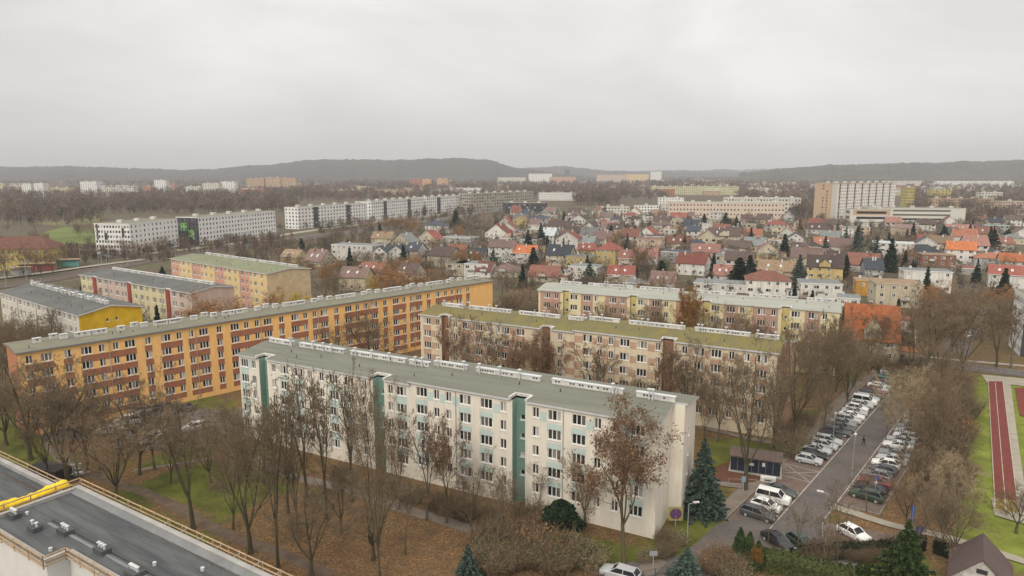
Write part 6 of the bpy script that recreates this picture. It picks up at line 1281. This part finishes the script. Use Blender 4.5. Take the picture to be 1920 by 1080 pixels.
# ------------------------------------------------------------------ people
SKIN=simple('skin',(.45,.28,.2),.6)
def person(px,py,yaw,top,legs,label,hair=(.03,.02,.015),bike=False,stride=.22):
    X,Y=G(px,py); hm=simple('hair_%d'%px,hair,.8); tm=simple('coat_%d'%px,top,.9); lm=simple('trousers_%d'%px,legs,.9)
    J=[(0,0,.93),(0,0,1.15),(.03,0,1.38),(.05,0,1.50),(.07,0,1.58),(.08,0,1.72), (.02,-.1,.9),(stride,-.11,.5),(stride*.7,-.11,.08),(stride*.7+.15,-.12,.04), (-.02,.1,.9),(-stride*.4,.11,.5),(-stride*1.5,.11,.1),(-stride*1.5+.14,.12,.05),
       (.03,-.19,1.40),(-.05,-.24,1.13),(.12,-.25,.92),(.03,.19,1.40),(.14,.24,1.14),(.34,.2,1.02)]
    Rr=[.15,.14,.17,.06,.085,.085,.09,.065,.045,.04,.09,.065,.045,.04,.07,.05,.035,.07,.05,.035]
    Eg=[(0,1),(1,2),(2,3),(3,4),(4,5),(0,6),(6,7),(7,8),(8,9),(0,10),(10,11),(11,12),(12,13),(2,14),(14,15),(15,16),(2,17),(17,18),(18,19)]
    me=bpy.data.meshes.new('person'); me.from_pydata(J,Eg,[]); ob=bpy.data.objects.new('person',me); COL.objects.link(ob); ob.location=(X,Y,.03); ob.rotation_euler=(0,0,yaw)
    sk=ob.modifiers.new('s','SKIN'); 
    for i,v in enumerate(me.skin_vertices[0].data): v.radius=(Rr[i]*(.75 if i in(0,1,2) else 1),Rr[i]); v.use_root=(i==0)
    sb=ob.modifiers.new('b','SUBSURF'); sb.levels=1; sb.render_levels=1
    dg=bpy.context.evaluated_depsgraph_get(); m2=bpy.data.meshes.new_from_object(ob.evaluated_get(dg)); ob.modifiers.clear(); ob.data=m2
    for m in (SKIN,lm): m2.materials.append(m)
    m2.materials.clear() if False else None
    ids=[]
    for p in m2.polygons:
        z=p.center.z; ids.append(1 if z<.92 and abs(p.center.y)<.2 else 0)
    m2.materials.clear(); m2.materials.append(SKIN); m2.materials.append(lm); m2.polygons.foreach_set('material_index',ids)
    tag(ob,label,'person')
    M=MB(); M.tube([(0,0,.82),(0,0,.95),(.01,0,1.2),(.03,0,1.4),(.04,0,1.5)],[.19,.185,.2,.2,.1],tm,10); M.tube([(.03,-.2,1.42),(-.05,-.25,1.13),(.1,-.255,.96)],[.085,.065,.05],tm,8); M.tube([(.03,.2,1.42),(.14,.25,1.14),(.3,.21,1.04)],[.085,.065,.05],tm,8); M.obj('jacket',ob)
    M=MB(); M.tube([(.05,0,1.62),(.06,0,1.72),(.07,0,1.80),(.07,0,1.84)],[.105,.118,.085,.02],hm,9); M.obj('hair',ob)
    return ob
person(1619,836,R(200),(.02,.02,.025),(.03,.03,.04),'man in black walking up the street between the rows of cars')
person(753,952,R(-150),(.03,.025,.03),(.35,.22,.2),'pedestrian in a dark jacket and pale pink trousers on the park path')
person(962-1+586,1007-1,R(90),(.3,.33,.38),(.1,.1,.12),'pedestrian in pale grey standing at the road bend')
# ------------------------------------------------------------------ railway station, masts, shelter heap
def shelter(px,py,L,ang,label,panel):
    X,Y=G(px,py); e=empty('platform_shelter',(X,Y,.5),R(ang),label,'shelter','platform shelters'); M=MB(); M.box(-L/2,L/2,1,4,3.6,3.9,simple('shelter_roof',(.45,.33,.22),.8)); M.obj('roof',e); M=MB(); M.box(-L/2+.5,L/2-.5,2.4,2.6,.2,3.2,panel); M.obj('wall_panel',e)
    for x in (-L/2+.6,0,L/2-.6): M=MB(); M.tube([(x,1.6,0),(x,1.6,3.6)],[.1,.1],GREYM,6); M.obj('post',e)
shelter(66,512,16,12,'platform shelter with a dark red panel at the left',simple('dark_red_panel',(.25,.05,.05),.7)); shelter(110,504,17,12,'platform shelter with a teal graffiti wall',simple('teal_panel',(.10,.30,.28),.7)); shelter(35,520,9,12,'small pale platform shelter at the far left',CONC)
for i,(px,py,h) in enumerate(((192,512,9),(202,514,9),(186,505,9),(240,500,9),(12,540,9),(152,500,9),(330,485,9),(430,468,9),(520,455,9),(610,442,9),(700,430,9),(780,417,9),(205,492,12),(50,525,9))):
    def mb(e,h): 
        M=MB(); M.tube([(0,0,h-.8),(4.2,-1.5,h-.6)],[.05,.05],GREYM,5); M.tube([(0,0,h-.1),(3.4,-1.2,h-.55)],[.03,.03],GREYM,4); M.obj('bracket',e)
    e=pole('catenary_mast',px,py,h,'grey railway mast with a side bracket','mast',mb,.14); e['group']='masts along the railway'; e['auto']=1
def longwall(pts,h,label,m):
    P=smooth([G(*p) for p in pts],5); M=MB(); 
    for i in range(len(P)-1):
        a,b=P[i],P[i+1]; dx,dy=b[0]-a[0],b[1]-a[1]; l=math.hypot(dx,dy); n=(-dy/l*.15,dx/l*.15)
        M.face([(a[0]-n[0],a[1]-n[1],0),(b[0]-n[0],b[1]-n[1],0),(b[0]-n[0],b[1]-n[1],h),(a[0]-n[0],a[1]-n[1],h)],m); M.face([(b[0]+n[0],b[1]+n[1],0),(a[0]+n[0],a[1]+n[1],0),(a[0]+n[0],a[1]+n[1],h),(b[0]+n[0],b[1]+n[1],h)],m); M.face([(a[0]-n[0],a[1]-n[1],h),(b[0]-n[0],b[1]-n[1],h),(b[0]+n[0],b[1]+n[1],h),(a[0]+n[0],a[1]+n[1],h)],m)
    o=M.obj('barrier_wall'); tag(o,label,'wall')
longwall([(455,468),(560,452),(640,441),(720,430),(830,414),(935,396)],2.8,'pale grey noise barrier along the railway below the white row',simple('barrier_concrete',(.40,.40,.37),.9,var=.15,streak=True))
longwall([(0,560),(100,545),(150,537)],3,'low beige retaining wall under the platform tracks',simple('retaining_wall',(.36,.31,.22),.9,var=.15))
# rubble heap and black sheeting near the park edge
M=MB(); r=random.Random(8); X0,Y0=G(120,888)
for i in range(70):
    x,y=r.gauss(0,2.2),r.gauss(0,1.1); s=r.uniform(.15,.5); z=r.uniform(0,.5); mm=r.choice([CHW,CHW,TIN,WOOD,DARKM,CONC]); M.box(x-s,x+s,y-s*.6,y+s*.6,z,z+s*.5,mm)
o=M.obj('rubble_pile'); o.location=(X0,Y0,0); tag(o,'heap of white and grey building rubble under the park trees','rubble heap',None,'stuff')
M=MB(); M.box(-3,3,-1.3,1.3,0,1.7,DARKM); M.box(-2.9,2.9,-1.35,1.35,1.702,1.85,DARKM); M.box(-2.6,-.4,-1.34,-1.302,.4,1.3,SB); o=M.obj('waste_skip'); X,Y=G(95,895); o.location=(X,Y,0); o.rotation_euler=(0,0,R(-20)); tag(o,'black waste container beside the rubble heap','container')
# ------------------------------------------------------------------ haze
M=MB(); M.box(-8900,8900,-290,9400,-1,330,simple('tmp',(1,1,1))); me=M.mesh('haze'); me.materials.clear(); hz=link('haze',me); hz['kind']='stuff'; hz['label']='pale winter haze over the town'; hz['category']='haze'
m=bpy.data.materials.new('haze'); m.use_nodes=True; t=m.node_tree; t.nodes.clear(); mo=t.nodes.new('ShaderNodeOutputMaterial'); pv=t.nodes.new('ShaderNodeVolumePrincipled'); pv.inputs['Color'].default_value=(.78,.795,.85,1); pv.inputs['Density'].default_value=HAZE; pv.inputs['Anisotropy'].default_value=.0
t.links.new(pv.outputs[0],mo.inputs['Volume']); me.materials.append(m)
# ------------------------------------------------------------------ labels told apart by neighbour and place
LMS=[('the cream block',(17,80)),('the cream block left end',(-47,116)),('the mossy-roofed block',(10,135)),('the orange block left end',(-85,115)),('the orange block middle',(-45,155)),('the orange block right end',(-6,196)),('the pale-roofed block',(45,165)),('the mustard end wall',(-93,156)),('the red-striped block',(-105,195)),
 ('the coral block',(-95,230)),('the sports track',(80,105)),('the parking street',(65,120)),('the navy shelter',(40,100)),('the dark-roofed building',(-30,58)),('the corner house',(85,165)),('the cross street',(110,165)),('the white twin house',G(730,490)),('the railway',G(300,485)),('the white modern blocks',G(300,440)),('the long white row',G(700,415)),
 ('the garages',G(1350,545)),('the yellow villa',G(1135,495)),('the white cube house',G(1660,480)),('the tower slab',G(1600,410)),('the low office',G(1750,420)),('the pinkish block',G(1380,412)),('the orange-roofed houses',G(1820,490)),('the dark glass cube',G(1000,400)),('the far left towers',G(120,366)),('the skyline slabs',G(1150,345)),('the horizon halls',G(1820,350)),('the tan slabs',G(520,360)),('the garden hedge',(40,72)),('the park path',(-40,75)),('the grey terrace',G(855,462)),('the red hipped house',G(1440,545)),('the school',G(1080,378)),('the brick towers',G(800,352))]
ORD=['leftmost','second','third','fourth','fifth','sixth','seventh','eighth','ninth','tenth','eleventh','twelfth','thirteenth','fourteenth','fifteenth','sixteenth','seventeenth','eighteenth','nineteenth','twentieth']
def ordn(i):
    if i<20: return ORD[i]
    t,u=divmod(i+1,10); return {2:'twenty',3:'thirty',4:'forty',5:'fifty',6:'sixty',7:'seventy'}[t]+('-'+['first','second','third','fourth','fifth','sixth','seventh','eighth','ninth'][u-1] if u else '')
grp={}
for o in TOP:
    if o.get('auto')==1:
        x,y=o.location.x,o.location.y; lm=min(LMS,key=lambda l: math.hypot(l[1][0]-x,l[1][1]-y)/(1+0*y)); grp.setdefault((o['label'],lm[0]),[]).append(o)
for (b,l),os_ in grp.items():
    os_.sort(key=lambda o: PX(o.location.x,o.location.y)[0])
    for i,o in enumerate(os_):
        s=f"{b} near {l}"
        if len(os_)>1: s=f"{b} near {l}, {ordn(i)} from left".replace('bare broad tree with crooked dark limbs','crooked bare broad tree').replace('bushy tree with a dense mass of brown twigs','bushy tree dense with brown twigs').replace('tree still holding dry reddish-brown leaves','tree with dry reddish-brown leaves') if i else f"{b} near {l}, leftmost"
        o['label']=s
for o in TOP:
    if 'auto' in o: del o['auto']
